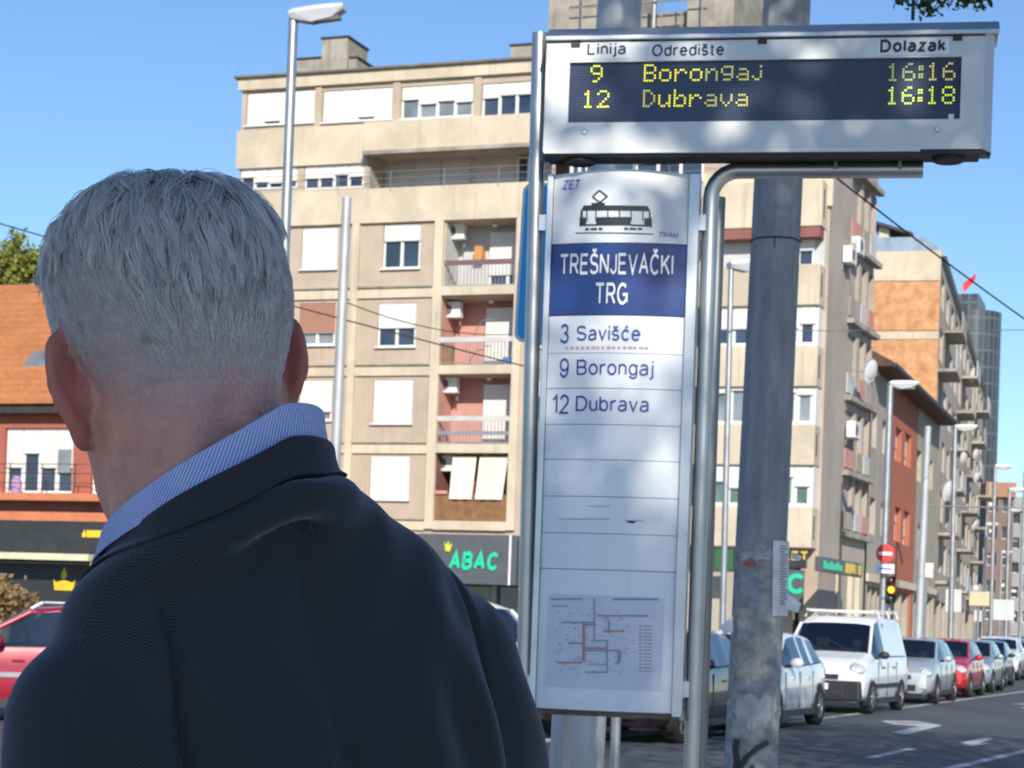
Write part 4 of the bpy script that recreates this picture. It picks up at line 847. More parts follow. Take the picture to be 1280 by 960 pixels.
make_car('queueing_car', 'farthest silver off-roader over the roofs of the queue', 'car', SUV, P_SILV, place(1262, 834, 4.5, hd(.1)), hd(.1), r=.34)
# cross traffic on the left
g_ = at(20, 800, 25.5); make_car('passing_car', 'red car with silver roof rails behind the man at the left edge', 'car', HATCH, car_paint('crimson_car_paint', (.30, .006, .030), .1), (g_.x+.22, 26.4), math.atan2(-.25, -.97))
g2 = bpy.data.objects['passing_car']; mm = MB()
for sg in (1, -1): mm.path([(.25, sg*.62, 1.41), (.1, sg*.63, 1.50), (-1.1, sg*.63, 1.50), (-1.4, sg*.62, 1.38)], .022, 8)
mm.build('roof_rail', M_RIM, g2); MB().box(-1.5, 1.3, .90, .915, .56, .62).build('side_moulding', M_RIM, g2); MB().box(-1.5, 1.3, -.915, -.90, .56, .62).build('side_moulding', M_RIM, g2)
g_ = at(640, 800, 33); make_car('delivery_van', 'white van glimpsed between the man and the stop panel', 'van', VAN, P_VAN, (g_.x-.9, 34.0), math.atan2(-.6, .8), van=True, r=.32, bumper_dark=True)
# ================================================================== the tram stop: sign post with display and timetable panel
AL = R(-10.5); ca, sa = math.cos(AL), math.sin(AL)
o_ = at(770, 780, 6.45); FT = Frame(o_.x, o_.y, ca, sa)
def mat_steel(name, col, rough, sc=(1, 1, 60), metal=.95):
    t = NT(name); v = t.coord(scale=sc); n = t.noise(v, 6, 5); d = t.noise(t.coord(), 5, 6, .65); c = t.ramp(d, [(.3, tuple(q*.82 for q in col)), (.7, tuple(min(1, q*1.08) for q in col))]); t.color(c)
    t.set(Metallic=metal); r = t.math('MULTIPLY_ADD', n, .25); t.t.nodes[-1].inputs[2].default_value = rough-.12; t.l(r, t.p.inputs['Roughness']); t.bump(n, .08, .002); return t.m
M_STEEL = mat_steel('brushed_steel', (.50, .49, .47), .36, (60, 60, 1)); M_STEELD = mat_steel('dull_dark_steel', (.23, .225, .22), .42, (60, 60, 1)); M_ALU = mat_steel('brushed_aluminium', (.62, .63, .64), .38, (1, 1, 40)); M_BOXF = pm('display_case_paint', (.60, .61, .60), .42, .45, var=.1, vs_=2.5, bump=.05, bs=30)
M_RUST = pm('rusty_brown_steel', (.16, .11, .07), .7, .3, var=.4, vs_=14); M_BLACKP = pm('black_gasket', (.015, .015, .017), .6)
ST = thing('tram_stop_sign', 'steel tram stop post carrying a curved timetable panel with blue name band', 'stop sign', FT.o, FT.rz)
Q = lambda x, y, d=0.0: FT.px(x, y, d)
# tubes
def tube_px(name, x0, y0, x1, y1, d, r, mat, ground_=True):
    a, b = Q(x0, y0, d), Q(x1, y1, d); k = (a[0]-b[0])/(a[1]-b[1]); bx_ = b[0]+k*(.121-b[1]) if ground_ else b[0]
    return MB().path([(bx_, d, .121 if ground_ else b[1]), (a[0], d, a[1])], r, 20).build(name, mat, ST, auto=50)
tube_px('left_tube', 675, 42, 655, 860, .03, .0255, M_STEEL)
a = Q(887, 300, .03); b = Q(866, 900, .03); k = (a[0]-b[0])/(a[1]-b[1]); xr = lambda z: a[0]+k*(z-a[1])
zt = Q(1000, 213, .03)[1]; xe = Q(1154, 213, .03)[0]; rb = .085
pts = [(xr(.121), .03, .121), (xr(zt-.6), .03, zt-.6), (xr(zt-rb), .03, zt-rb)]
for q in range(1, 7): th = PI/2*q/6; pts.append((xr(zt-rb)+rb*(1-math.cos(th)), .03, zt-rb+rb*math.sin(th)))
pts.append((xe, .03, zt)); MB().path(pts, .0255, 20).build('right_bent_tube', M_STEEL, ST, auto=50)
tube_px('rear_tube', 899, 247, 877, 900, .14, .021, M_STEELD)
MB().path([(Q(665, 200, .1)[0], .1, Q(665, 196, .1)[1]), (Q(1150, 200, .1)[0], .1, Q(1150, 196, .1)[1])], .018, 10).build('carrier_rail', M_STEELD, ST)
for x in (895+150, 1125): p_ = Q(x, 200, .03); MB().box(p_[0]-.006, p_[0]+.006, .0, .08, p_[1]-.035, p_[1]+.03).build('hanger', M_STEELD, ST)
# curved panel: x from pl to pr, bulging towards the viewer
zT, zB_ = Q(780, 219)[1], Q(760, 890)[1]
pl, pr = Q(681, 550)[0], Q(851, 550)[0]; pc, pw = (pl+pr)/2, (pr-pl)/2; SAG = .032
def cy(x): return -SAG*(1-((x-pc)/pw)**2)
def zlean(z): return 0.0
def sheet(name, x0, x1, z0, z1, mat, off, th=.004, n=14, top_arc=0.0, parent=None):
    m = MB(); xs = np.linspace(x0, x1, n+1); vv = []
    for x in xs:
        e = top_arc*(1-((x-pc)/pw)**2)
        for y in (cy(x)-off, cy(x)-off+th):
            vv += [(x, y, z0), (x, y, z1+e)]
    ff = []
    for i in range(n):
        a_, b_ = 4*i, 4*i+4; ff += [(a_, b_, b_+1, a_+1), (a_+2, a_+3, b_+3, b_+2), (a_+1, b_+1, b_+3, a_+3), (a_, a_+2, b_+2, b_)]
    ff += [(0, 1, 3, 2), (4*n, 4*n+2, 4*n+3, 4*n+1)]; m.add(vv, ff)
    return m.build(name, mat, parent or ST, auto=40)
M_PANELW = pm('panel_white_enamel', (.80, .82, .84), .26, var=.05, vs_=3, coat=.3, spec=.6); M_PANELS = pm('panel_silver_enamel', (.70, .71, .72), .3, .1, var=.05, vs_=3, coat=.3)
M_BLUE = pm('panel_blue_enamel', (.018, .045, .19), .28, var=.08, vs_=3, coat=.3); M_INK = pm('print_dark_blue', (.025, .06, .30), .4); M_INKB = pm('print_black', (.02, .022, .025), .4); M_INKR = pm('print_faded_red', (.62, .36, .36), .5); M_INKL = pm('print_faded_blue', (.10, .17, .50), .5); M_LETW = pm('print_white', (.78, .79, .80), .4, var=.03)
M_BACKP = pm('panel_back_sheet', (.30, .31, .32), .5, .5)
zy = lambda y: Q(765, y)[1]
case = MB()
back_m = sheet('panel_back', pl-.012, pr+.012, zB_, zT, M_BACKP, -.012, .03)
sheet('header_plate', pl+.001, pr-.001, zy(306)+.0015, zT, M_PANELS, .0, .006, top_arc=.012)
sheet('name_plate', pl+.001, pr-.001, zy(396)+.0015, zy(306)-.0015, M_BLUE, .0, .006)
ys = [396, 443, 487, 532, 576, 622, 668, 713]
for y0, y1 in zip(ys, ys[1:]): sheet('line_strip', pl+.001, pr-.001, zy(y1)+.0010, zy(y0)-.0010, M_PANELW, random.uniform(-.001, .001), .006)
sheet('map_plate', pl+.001, pr-.001, zB_+.004, zy(713)-.0016, M_PANELW, .0, .006)
sheet('map_sheet', Q(684, 800)[0], Q(829, 800)[0], zy(861), zy(745), pm('map_paper', (.70, .70, .75), .45, var=.05, vs_=8), .0025, .002)
# side rails, bottom trim, brackets
def rail(x0, x1, nm, dep):
    a0, a1 = Q(x0[0], 219)[0], Q(x0[1], 219)[0]; b0, b1 = Q(x1[0], 890)[0], Q(x1[1], 890)[0]
    m = MB(); vv = [(b0, -dep, zB_-.008), (b1, -dep, zB_-.008), (b1, .05, zB_-.008), (b0, .05, zB_-.008), (a0, -dep, zT+.004), (a1, -dep, zT+.004), (a1, .05, zT+.004), (a0, .05, zT+.004)]
    m.add(vv, [(0,3,2,1), (4,5,6,7), (0,1,5,4), (1,2,6,5), (2,3,7,6), (3,0,4,7)]); return m.build(nm, M_ALU, ST, bevel=.003)
kx = (Q(868, 219)[0]-Q(850, 890)[0])
MB().box(pl-.02, pl, -.012, .05, zB_-.008, zT+.004).build('side_rail', M_ALU, ST, bevel=.003); MB().box(pr, pr+.034, -.014, .055, zB_-.008, zT+.004).build('side_rail', M_ALU, ST, bevel=.003)
MB().box(pl, pr, -.03, .03, zB_-.014, zB_-.001).build('bottom_trim', M_RUST, ST)
for y in (278, 858):
    z_ = zy(y); xl = Q(668, y, .03)[0]
    MB().box(Q(655 if y > 500 else 670, y, .03)[0]+.015, pl-.018, .0, .03, z_-.025, z_+.025).build('bracket', M_ALU, ST); MB().box(pr+.032, xr(z_)-.012, .0, .03, z_-.025, z_+.025).build('bracket', M_ALU, ST)
MB().box(pl+.0, pl+.04, .02, .06, zT, Q(690, 196, .05)[1]).build('top_bracket', M_RUST, ST)
# lettering on the panel
def on_panel(m, x, z, mat, name='lettering', off=.0035, th=.0012):
    # split long edges by mapping each vertex onto the bulge
    m.v = [(a+x, cy(a+x)-off+b, c+z) for a, b, c in m.v]
    o = m.build(name, mat, ST, fixn=False); return o
px_m = (Q(851, 550)[0]-Q(681, 550)[0])/170   # metres per photo pixel on the panel
def ptext(s_, x, y, h, mat, w=None, bold=0.0, align='LEFT', shear=0.0, sx_=1.0, name='lettering'):
    m = text_mb(s_, 1.0, 1.0, bold, 'LEFT', shear); xs = [q[0] for q in m.v]; zs = [q[2] for q in m.v if True]
    capm = text_mb('H', 1.0, 1, 0, 'LEFT'); ch = max(q[2] for q in capm.v)
    sc = h*px_m/ch; wx = (w*px_m)/(max(xs)-min(xs)) if w else sc; x0 = min(xs)
    m.v = [((a-x0)*wx, b, c*sc) for a, b, c in m.v]; q = Q(x, y); return on_panel(m, q[0], q[1], mat, name)
ptext('TREŠNJEVAČKI', 701, 345, 25, M_LETW, w=141, bold=.012); ptext('TRG', 746, 383, 26, M_LETW, w=40, bold=.012)
ptext('3', 701, 430, 23, M_INK, w=11); ptext('Savišće', 722, 427, 17.5, M_INK, w=80)
ptext('9', 700, 473, 23, M_INK, w=12); ptext('Borongaj', 722, 470, 18, M_INK, w=97)
ptext('12', 691, 518, 23, M_INK, w=21); ptext('Dubrava', 721, 515, 18, M_INK, w=91)
ptext('TRAM', 825, 298, 6, M_INKL, w=23, bold=.012, shear=.15); ptext('ZET', 703, 238, 11, M_INKL, w=24, bold=.02, shear=.25, name='operator_emblem')
z_ = MB()
def pan_rect(m, x0, x1, y0, y1, sh=0.0):
    pan_poly(m, [(x0, y0), (x1, y0), (x1, y1), (x0, y1)])
def pan_poly(m, pts, off=.0035):      # a four-cornered print laid on the bulge
    n = max(1, int(abs(pts[1][0]-pts[0][0])/6)); L = lambda a, b, u: (a[0]+(b[0]-a[0])*u, a[1]+(b[1]-a[1])*u); vv = []
    for i in range(n+1):
        for q in (Q(*L(pts[0], pts[1], i/n)), Q(*L(pts[3], pts[2], i/n))): vv.append((q[0], cy(q[0])-off, q[1]))
    m.add(vv, [(2*i, 2*i+1, 2*i+3, 2*i+2) for i in range(n)])
# tram pictogram: roof, window band with light doors, skirt, bogies, pantograph
tm = MB(); pan_poly(tm, [(731, 259), (811, 260), (814, 266), (728, 265)])
for x0, x1, y0, y1 in ((747, 790, 274, 284), (726, 734, 274, 284), (807, 816, 275, 285), (741, 748, 256, 259), (748, 758, 256, 259)): pan_rect(tm, x0, x1, y0, y1)
for x in (728.5, 734.5, 746, 761, 775.5, 790, 804.5, 812.5): pan_rect(tm, x, x+1.3, 264, 279)
pan_poly(tm, [(727.5, 265), (729.2, 265), (727.4, 285), (725.6, 284)]); pan_poly(tm, [(812.5, 266), (814, 266), (816.2, 286), (814.4, 286)])
pan_poly(tm, [(734, 282.5), (747, 282.7), (747, 284.2), (734, 284)]); pan_poly(tm, [(790, 283), (807, 283.3), (807, 285), (790, 284.6)])
for x0, x1 in ((733, 738), (740, 748), (750, 755), (782, 787), (789, 797), (799, 804)): pan_rect(tm, x0, x1, 287.3, 289.6)
pan_poly(tm, [(721, 292.3), (818, 294), (818, 295), (721, 293.3)])
for a_, b_ in (((751, 240.5), (742, 248.5)), ((751, 240.5), (761, 248.5)), ((742, 248), (752, 256)), ((761, 248), (751, 256))):
    n = Vector((b_[1]-a_[1], a_[0]-b_[0])).normalized()*.9; pan_poly(tm, [(a_[0]+n.x, a_[1]+n.y), (b_[0]+n.x, b_[1]+n.y), (b_[0]-n.x, b_[1]-n.y), (a_[0]-n.x, a_[1]-n.y)])
tm.build('tram_pictogram', M_INKB, ST, fixn=False)
# faded red note, scratches and the network map
nt = MB()
for k in range(16): x = 708+k*6.6; pan_rect(nt, x, x+random.uniform(3, 5.6), 434.6, 437.4)
tag(nt.build('faded_note', M_INKR, ST, fixn=False), kind='stuff')
sc_ = MB()
for x0, x1, y in ((738, 764, 633), (700, 765, 649), (785, 806, 651)): pan_rect(sc_, x0, x1, y, y+1.0)
sc_.build('scratches', pm('scratch_grey', (.38, .40, .43), .5), ST, fixn=False); sc_ = MB(); pan_poly(sc_, [(783, 651), (797, 652), (793, 655), (787, 654)]); sc_.build('scuff', M_INKB, ST, fixn=False)
mp = {'red': MB(), 'grey': MB(), 'blue': MB()}
for col, segs in (('red', [(730, 733, 778, 826), (730, 748, 780, 782), (756, 782, 788, 790), (698, 730, 827, 829), (712, 730, 803, 805), (733, 760, 809, 811)]), ('grey', [(744, 745.6, 748, 802), (703, 745, 777, 779), (760, 761.5, 800, 840), (733, 761, 839, 841), (744, 761, 800, 801.5), (733, 776, 812, 814), (774, 778, 814, 828), (762, 764, 776, 792)]), ('blue', [(748, 812, 769, 771), (768, 824, 748, 750.5), (690, 730, 748, 750), (690, 712, 757, 758.5), (736, 760, 830, 831)])):
    for s_ in segs:
        pan_poly(mp[col], [(s_[0], s_[2]), (s_[1], s_[2]), (s_[1], s_[3]), (s_[0], s_[3])], .0055)
for k in range(130):
    x, y = random.uniform(692, 795), random.uniform(765, 845); s_ = (x, x+random.uniform(2, 6), y, y+.8)
    a_, b_ = Q(s_[0], s_[2]), Q(s_[1], s_[3]); mp['grey'].add([(a_[0], cy(a_[0])-.0055, b_[1]), (b_[0], cy(b_[0])-.0055, b_[1]), (b_[0], cy(b_[0])-.0055, a_[1]), (a_[0], cy(a_[0])-.0055, a_[1])], [(0,1,2,3)])
for k in range(14):
    for c0, c1 in ((800, 804), (806, 816)):
        y = 782+k*4.3; a_, b_ = Q(c0, y), Q(c1, y+1.6); mp['grey'].add([(a_[0], cy(a_[0])-.0055, b_[1]), (b_[0], cy(b_[0])-.0055, b_[1]), (b_[0], cy(b_[0])-.0055, a_[1]), (a_[0], cy(a_[0])-.0055, a_[1])], [(0,1,2,3)])
for k_, mt in (('red', pm('map_red', (.55, .25, .22), .5)), ('grey', pm('map_grey', (.36, .35, .38), .5)), ('blue', pm('map_blue', (.30, .32, .5), .5))): tag(mp[k_].build('map_print', mt, ST, fixn=False), kind='stuff')

# ---------------- arrivals display
DSP = thing('arrivals_display', 'wide grey arrivals display with yellow dot lettering above the stop panel', 'display board', FT.w(0, 0, 0), FT.rz)
dd = -.10       # face plane, a little in front of the tubes
D = lambda x, y, d=dd: FT.px(x, y, d)
fl_, fr_ = D(681, 120)[0], D(1242, 120)[0]; zt0, zb0 = D(690, 52)[1], D(690, 187)[1]; zt1, zb1 = D(1228, 44)[1], D(1228, 192)[1]
zt_, zb_ = (zt0+zt1)/2+.013, (zb0+zb1)/2+.004; dep = .135; ch = .03
body = MB(); px_ = [(fl_, dd+dep), (fl_, dd), (fr_-ch, dd), (fr_, dd+.055), (fr_, dd+dep)]
def ring(pl_, z): return [(x, y, z) for x, y in pl_]
n = 5; sc0, sc1 = D(720, 60)[0], D(1201, 60)[0]; zs1, zs0 = D(960, 75)[1], D(955, 149)[1]
z1_ = D(715, 79)[1]; z0_ = D(715, 151)[1]
zs1 = (D(712, 78)[1]+D(1200, 71)[1])/2; zs0 = (D(712, 152)[1]+D(1200, 150)[1])/2; sc0, sc1 = D(711, 115)[0], D(1201, 112)[0]
zin = 0
# front face with the screen opening, then sides, underside
wf = wall_holes(fl_, fr_-ch, zb_, zt_, [(sc0, sc1, zs0, zs1, .012)], dd)
wf.quad((fr_-ch, dd, zb_), (fr_, dd+.055, zb_), (fr_, dd+.055, zt_), (fr_-ch, dd, zt_)); wf.quad((fr_, dd+.055, zb_), (fr_, dd+dep, zb_), (fr_, dd+dep, zt_), (fr_, dd+.055, zt_))
wf.quad((fl_, dd, zb_), (fl_, dd, zt_), (fl_, dd+dep, zt_), (fl_, dd+dep, zb_)); wf.quad((fl_, dd+dep, zb_), (fr_, dd+dep, zb_), (fr_, dd+dep, zt_), (fl_, dd+dep, zt_))
wf.add(ring(px_, zt_), [(0,1,2,3,4)]); wf.build('case', M_BOXF, DSP)
wu = MB(); wu.box(fl_+.004, fr_-.035, dd+.006, dd+dep-.01, zb_-.012, zb_-.001); wu.build('underside', M_TRIM, DSP)
for x in (726, 1186):
    q = D(x, 190, dd+.066); MB().lathe([(.0, 0), (.05, 0), (.05, -.010), (.042, -.014), (0, -.014)], (q[0], dd+.066, zb_-.012), 'z', 22).build('loudspeaker', M_BLACKP, DSP)
MB().box(fl_+.003, D(1150, 190)[0], dd-.004, dd+.012, zb_-.006, zb_+.004).build('drip_edge', M_WHITE, DSP)
# lid with a sloping front lip
ld = MB(); zl = D(690, 38)[1]; e = zt_
ld.xprism([(dd-.012, e-.012), (dd-.012, e+.003), (dd+.05, e+.042), (dd+dep+.01, e+.042), (dd+dep+.01, e-.012), (dd+dep+.004, e-.012), (dd+dep+.004, e+.002), (dd+.002, e+.002), (dd+.0, e-.012)], fl_-.004, fr_+.012); ld.build('lid', M_ALU, DSP, bevel=.004)
MB().box(fl_+.002, fr_-.03, dd-.003, dd-.0005, zt_-.016, zt_-.013).build('lid_gap', M_BLACKP, DSP)
for x in (720, 953, 1197): q = D(x, 50); MB().box(q[0]-.014, q[0]+.014, dd-.006, dd, zt_-.03, zt_-.016).build('hinge', M_TRIM, DSP)
for x, y in ((731, 165), (1172, 162)): q = D(x, y); MB().lathe([(.0, -.006), (.007, -.006), (.0105, 0)], (q[0], dd, q[1]), 'y', 16).build('lock', M_ALU, DSP)
def mat_led():
    t = NT('dot_screen'); v = t.coord(); sp = t.n('ShaderNodeSeparateXYZ'); t.l(v, sp.inputs[0]); PIT = PITCHD
    def cell(s_, o): return t.math('ABSOLUTE', t.math('SUBTRACT', t.math('FRACT', t.math('MULTIPLY', t.math('SUBTRACT', s_, o), 1/PIT)), .5))
    a, b = cell(sp.outputs[0], sc0), cell(sp.outputs[2], zs0); d = t.math('MAXIMUM', a, b); k = t.math('GREATER_THAN', d, .40)
    n_ = t.noise(v, 3, 4); c = t.mix(k, (.014, .020, .042), (.085, .11, .17)); t.color(t.mix(.25, c, t.ramp(n_, [(.3, (.01, .014, .03)), (.7, (.06, .075, .13))]))); t.set(Roughness=.22, Specular_IOR_Level=.5); return t.m
cols_, rws = 150, 23; PITCHD = (sc1-sc0)/cols_
MB().box(sc0, sc1, dd+.012, dd+.016, zs0, zs1).build('screen', mat_led(), DSP)
FONT = {'0': '0E11131519110E', '1': '040C040404040E', '2': '0E11010204081F', '3': '1F02040201110E', '6': '0608101E11110E', '8': '0E11110E11110E', '9': '0E11110F01020C', ':': '000C0C000C0C00', 'B': '1E11111E11111E', 'D': '1C12111111121C', 'o': '00000E1111110E', 'r': '00001619101010', 'n': '00001619111111', 'g': '000F11110F010E', 'a': '00000E010F110F', 'j': '0002000202120C', 'u': '0000111111130D', 'b': '1010161911111E', 'v': '00001111110A04'}
def emit_led(name, col, st): return emis(name, col, st)
M_LEDS = {'hi': emit_led('lit_yellow_dots', (.86, .78, .03), .85), 'mid': emit_led('half_lit_yellow_dots', (.72, .66, .14), .45), 'lo': emit_led('dim_green_yellow_dots', (.46, .55, .14), .32), 'gr': emit_led('lit_lime_dots', (.66, .80, .06), .75)}
dots = {k_: MB() for k_ in M_LEDS}
def led(s_, x, y, key):
    c0 = round((D(x, y)[0]-sc0)/PITCHD); r0_ = round((D(x, y)[1]-zs0)/PITCHD)
    adv = 0
    for i, chh in enumerate(s_):
        if chh == ':': c0 -= 1
        ky = key[min(i, len(key)-1)] if isinstance(key, list) else key; g_ = bytes.fromhex(FONT[chh])
        for rr in range(7):
            for cc in range(5):
                if g_[rr] >> (4-cc) & 1:
                    x_ = sc0+(c0+i*6+cc+.5)*PITCHD; z_ = zs0+(r0_-rr+.5)*PITCHD
                    rd = PITCHD*.40; dots[ky].add([(x_+rd*math.cos(q*PI/4), dd+.0105, z_+rd*math.sin(q*PI/4)) for q in range(8)], [tuple(range(8))])
        if chh == ':': c0 -= 2
led('9', 737, 84, 'hi'); led('Borongaj', 803, 83, ['hi', 'hi', 'hi', 'hi', 'mid', 'mid', 'mid', 'mid']); led('16:16', 1108, 80, ['lo', 'lo', 'lo', 'mid', 'mid'])
led('12', 727, 114, 'hi'); led('Dubrava', 802, 113, ['mid', 'hi', 'hi', 'hi', 'mid', 'mid', 'mid']); led('16:18', 1108, 110, 'gr')
for k_, m in dots.items(): tag(m.build('lit_dots', M_LEDS[k_], DSP, fixn=False), kind='stuff')
def dtext(s_, x, y, h, w, bold, name='lettering', bgp=None):
    if bgp: a_ = D(bgp[0], bgp[3]); b_ = D(bgp[1], bgp[2]); MB().box(a_[0], b_[0], dd-.0015, dd-.0002, a_[1], b_[1]).build('label_sticker', M_PANELW, DSP)
    m = text_mb(s_, 1.0, 1, bold, 'LEFT'); chm = text_mb('H', 1.0, 1, 0, 'LEFT'); chh = max(q[2] for q in chm.v); xs = [q[0] for q in m.v]; x0, x1 = D(x, y), D(x+w, y)
    s1 = (x1[0]-x0[0])/(max(xs)-min(xs)); s2 = (D(x, y-h)[1]-x0[1])/chh; mx = min(xs); m.v = [((q[0]-mx)*s1+x0[0], dd-.0022+q[1], q[2]*s2+x0[1]) for q in m.v]; m.build(name, M_INKB, DSP, fixn=False)
dtext('Linija', 734, 69, 14, 48, .02, bgp=(728, 787, 51, 74)); dtext('Odredište', 815, 71, 14.5, 90, .02, bgp=(811, 909, 53, 76)); dtext('Dolazak', 1100, 66, 15.5, 82, .045, bgp=(1097, 1187, 48, 69))
q = D(1189, 145); MB().box(q[0]-.008, q[0]+.008, dd+.008, dd+.0115, q[1]-.008, q[1]+.008).build('sensor', M_PANELS, DSP)
# ---------------- blue road sign seen edge-on beyond the left tube
p0 = at(650, 330, 6.9); BS = thing('blue_sign', 'bright blue traffic sign half hidden behind the left steel tube', 'traffic sign', (p0.x, p0.y, 0), R(-10))
zA, zC = at(656, 229, 6.9).z, at(650, 427, 6.9).z; w_ = .30; xl = at(643, 400, 6.9).x-p0.x; kk = (at(655, 240, 6.9).x-at(643.5, 420, 6.9).x)/(zA-zC)
def rrect(x0, x1, z0, z1, r): 
    o = []
    for cx_, cz_, a0 in ((x1-r, z1-r, 0), (x0+r, z1-r, 90), (x0+r, z0+r, 180), (x1-r, z0+r, 270)):
        for j in range(5): q_ = R(a0+22.5*j); o.append((cx_+r*math.cos(q_)+0*kk, cz_+r*math.sin(q_)))
    return o
mm = MB().prism(rrect(xl, xl+w_, zC, zA, .03), 0, .012); mm.v = [(x+kk*(z-zC), y, z) for x, y, z in mm.v]; mm.build('white_rim', M_SIGNW, BS)
M_SKY = pm('traffic_blue', (.0, .40, .92), .35, var=.03); mm = MB().prism(rrect(xl+.01, xl+w_-.01, zC+.01, zA-.01, .024), -.003, -.0005); mm.v = [(x+kk*(z-zC), y, z) for x, y, z in mm.v]; mm.build('blue_face', M_SKY, BS)
MB().path([(xl+w_*.7, .04, .121), (xl+w_*.7+.03, .04, zA)], .02, 10).build('post', M_GALV, BS)
# ---------------- round steel mast behind the panel, small conduit
a_, b_ = at(722, 930, 9.0), at(774, 12, 9.0); d_ = (b_-a_)/(b_.z-a_.z); base = a_-d_*(a_.z-.121); top_ = base+d_*7.5
MS = thing('steel_mast', 'thick round steel mast rising behind the stop panel', 'mast', base); rel = top_-base
MB().path([(0,0,0), rel*.27, rel*.28, rel*.6, rel*.61, rel], [.122, .117, .108, .096, .086, .08], 28).build('pole', M_GALVP, MS, auto=60); MB().lathe([(.2, 0), (.2, .03), (.13, .04)], axis='z', n=24).build('base_plate', M_GALVP, MS)
a_ = at(769, 930, 9.3); cd = thing('conduit_post', 'thin grey conduit standing beside the thick steel mast', 'post', (a_.x, a_.y, .121)); MB().path([(0,0,0), (.0,0,.9), (.03,0,1.6)], .022, 12).build('pipe', M_GALV, cd); MB().lathe([(.05, 0), (.05, .02), (.022, .03)], axis='z', n=12).build('foot', M_GALV, cd)
# ---------------- octagonal concrete mast with torn posters
def mat_mast():
    t = NT('mast_concrete'); v = t.coord(); a = t.noise(v, 3.2, 7, .68); b = t.noise(t.coord(scale=(6, 6, 1.1)), 3, 6, .6); f = t.noise(v, 60, 3)
    c = t.ramp(a, [(.32, (.20, .21, .23)), (.55, (.29, .30, .315)), (.75, (.38, .38, .38))]); c = t.mix(.5, c, t.ramp(b, [(.35, (.19, .20, .22)), (.7, (.40, .40, .40))])); sp = t.n('ShaderNodeSeparateXYZ'); t.l(v, sp.inputs[0])
    # below the old poster edge the mast is covered with glue and paper remains
    h = t.math('ADD', sp.outputs[2], t.math('MULTIPLY', t.noise(t.coord(scale=(1, 1, .4)), 9, 5), .35)); k = t.math('LESS_THAN', h, 1.98)
    pap = t.noise(t.coord(scale=(1, 1, 1.3)), 13, 9, .62); c2 = t.ramp(pap, [(.36, (.22, .22, .225)), (.47, (.28, .275, .27)), (.49, (.33, .325, .315)), (.60, (.35, .345, .335)), (.62, (.44, .43, .415)), (.75, (.41, .40, .39))]); t.color(t.mix(k, c, c2)); t.set(Roughness=.85); t.bump(t.math('ADD', a, t.math('MULTIPLY', f, .25)), .35, .012); return t.m
YM = 11.0; a_, b_ = at(938.5, 950, YM), at(983.5, 5, YM); d_ = (b_-a_)/(b_.z-a_.z); base = a_-d_*(a_.z-.121); H_ = 8.2
CM = thing('concrete_mast', 'grey eight-sided concrete mast with peeling posters right of the stop', 'mast', base, 0)
m = MB(); ra, rb2 = .141, .112; m.v = []; nS = 14
for i in range(nS+1):
    u = i/nS; r_ = (ra+(rb2-ra)*u)*1.04; c0 = d_*(H_*u)
    for k_ in range(8): q_ = R(22.5+14)+k_*PI/4; m.v.append((c0.x+r_*math.cos(q_), c0.y+r_*math.sin(q_), H_*u))
for i in range(nS):
    for k_ in range(8): m.f.append((i*8+k_, i*8+(k_+1) % 8, i*8+8+(k_+1) % 8, i*8+8+k_))
m.f.append(tuple(nS*8+k_ for k_ in range(8))); m.build('shaft', mat_mast(), CM, bevel=.008)
def ringat(z, r_, th, mat, nm):
    u = z/H_; c0 = d_*z; rr = (ra+(rb2-ra)*u)*1.04+r_
    return MB().path([(c0.x+rr*math.cos(R(36.5)+k_*PI/4), c0.y+rr*math.sin(R(36.5)+k_*PI/4), z) for k_ in list(range(8))+[0, 1]], th, 6).build(nm, mat, CM)
ringat(at(975, 302, YM).z-.121, .004, .004, M_WIRE, 'wire_band')
zq = at(975, 302, YM).z-.121; MB().path([(d_.x*zq-.02, -.135, zq), (d_.x*zq-.022, -.14, zq-.06)], .003, 5).build('wire_end', M_WIRE, CM)
# posters: thin bent sheets taped round the faces
M_PAP = pm('weathered_paper', (.72, .73, .73), .8, var=.15, vs_=12); M_PAPK = pm('printed_grey', (.16, .17, .18), .8)
def poster(x0, x1, y0, y1, nm, mat, off=.006, tilt=0.0, ragged=0):
    pts = []; Nn = 7 if ragged else 2
    def P3(x, y):
        d = ray(x, y); z = (CAMP+d*(YM/d.y)).z-.121; c0 = base+d_*z; rr = (ra+(rb2-ra)*z/H_)*1.04*math.cos(PI/8)+off
        lx = (at(x, y, YM)-c0).x; fa = [R(36.5-22.5)+j*PI/4 for j in range(8)]; best = None
        for f_ in fa:
            nx, ny = math.cos(f_), math.sin(f_)
            if ny < -.1:
                yy = (rr-lx*nx)/ny
                if best is None or yy > best: best = yy
        return (lx+d_.x*z, best+d_.y*z, z)
    m = MB(); NX, NY = 8, 6
    for j in range(NY+1):
        for i in range(NX+1):
            x = x0+(x1-x0)*i/NX+tilt*j; y = y0+(y1-y0)*j/NY
            if ragged and (j in (0, NY)): y += random.uniform(-ragged, ragged)
            if ragged and (i in (0, NX)): x += random.uniform(-ragged*.4, ragged*.4)
            m.v.append(P3(x, y))
    for j in range(NY):
        for i in range(NX): m.f.append((j*(NX+1)+i, j*(NX+1)+i+1, (j+1)*(NX+1)+i+1, (j+1)*(NX+1)+i))
    return m.build(nm, mat, CM, fixn=False)
poster(962.5, 986, 677, 770, 'notice_sheet', M_PAP, .008, -.2)
pr_ = [poster(971+random.uniform(0, 2), 985-random.uniform(0, 6), y, y+1.3, 'notice_print', M_PAPK, .0095, 0) for y in np.arange(683, 757, 3.4)]
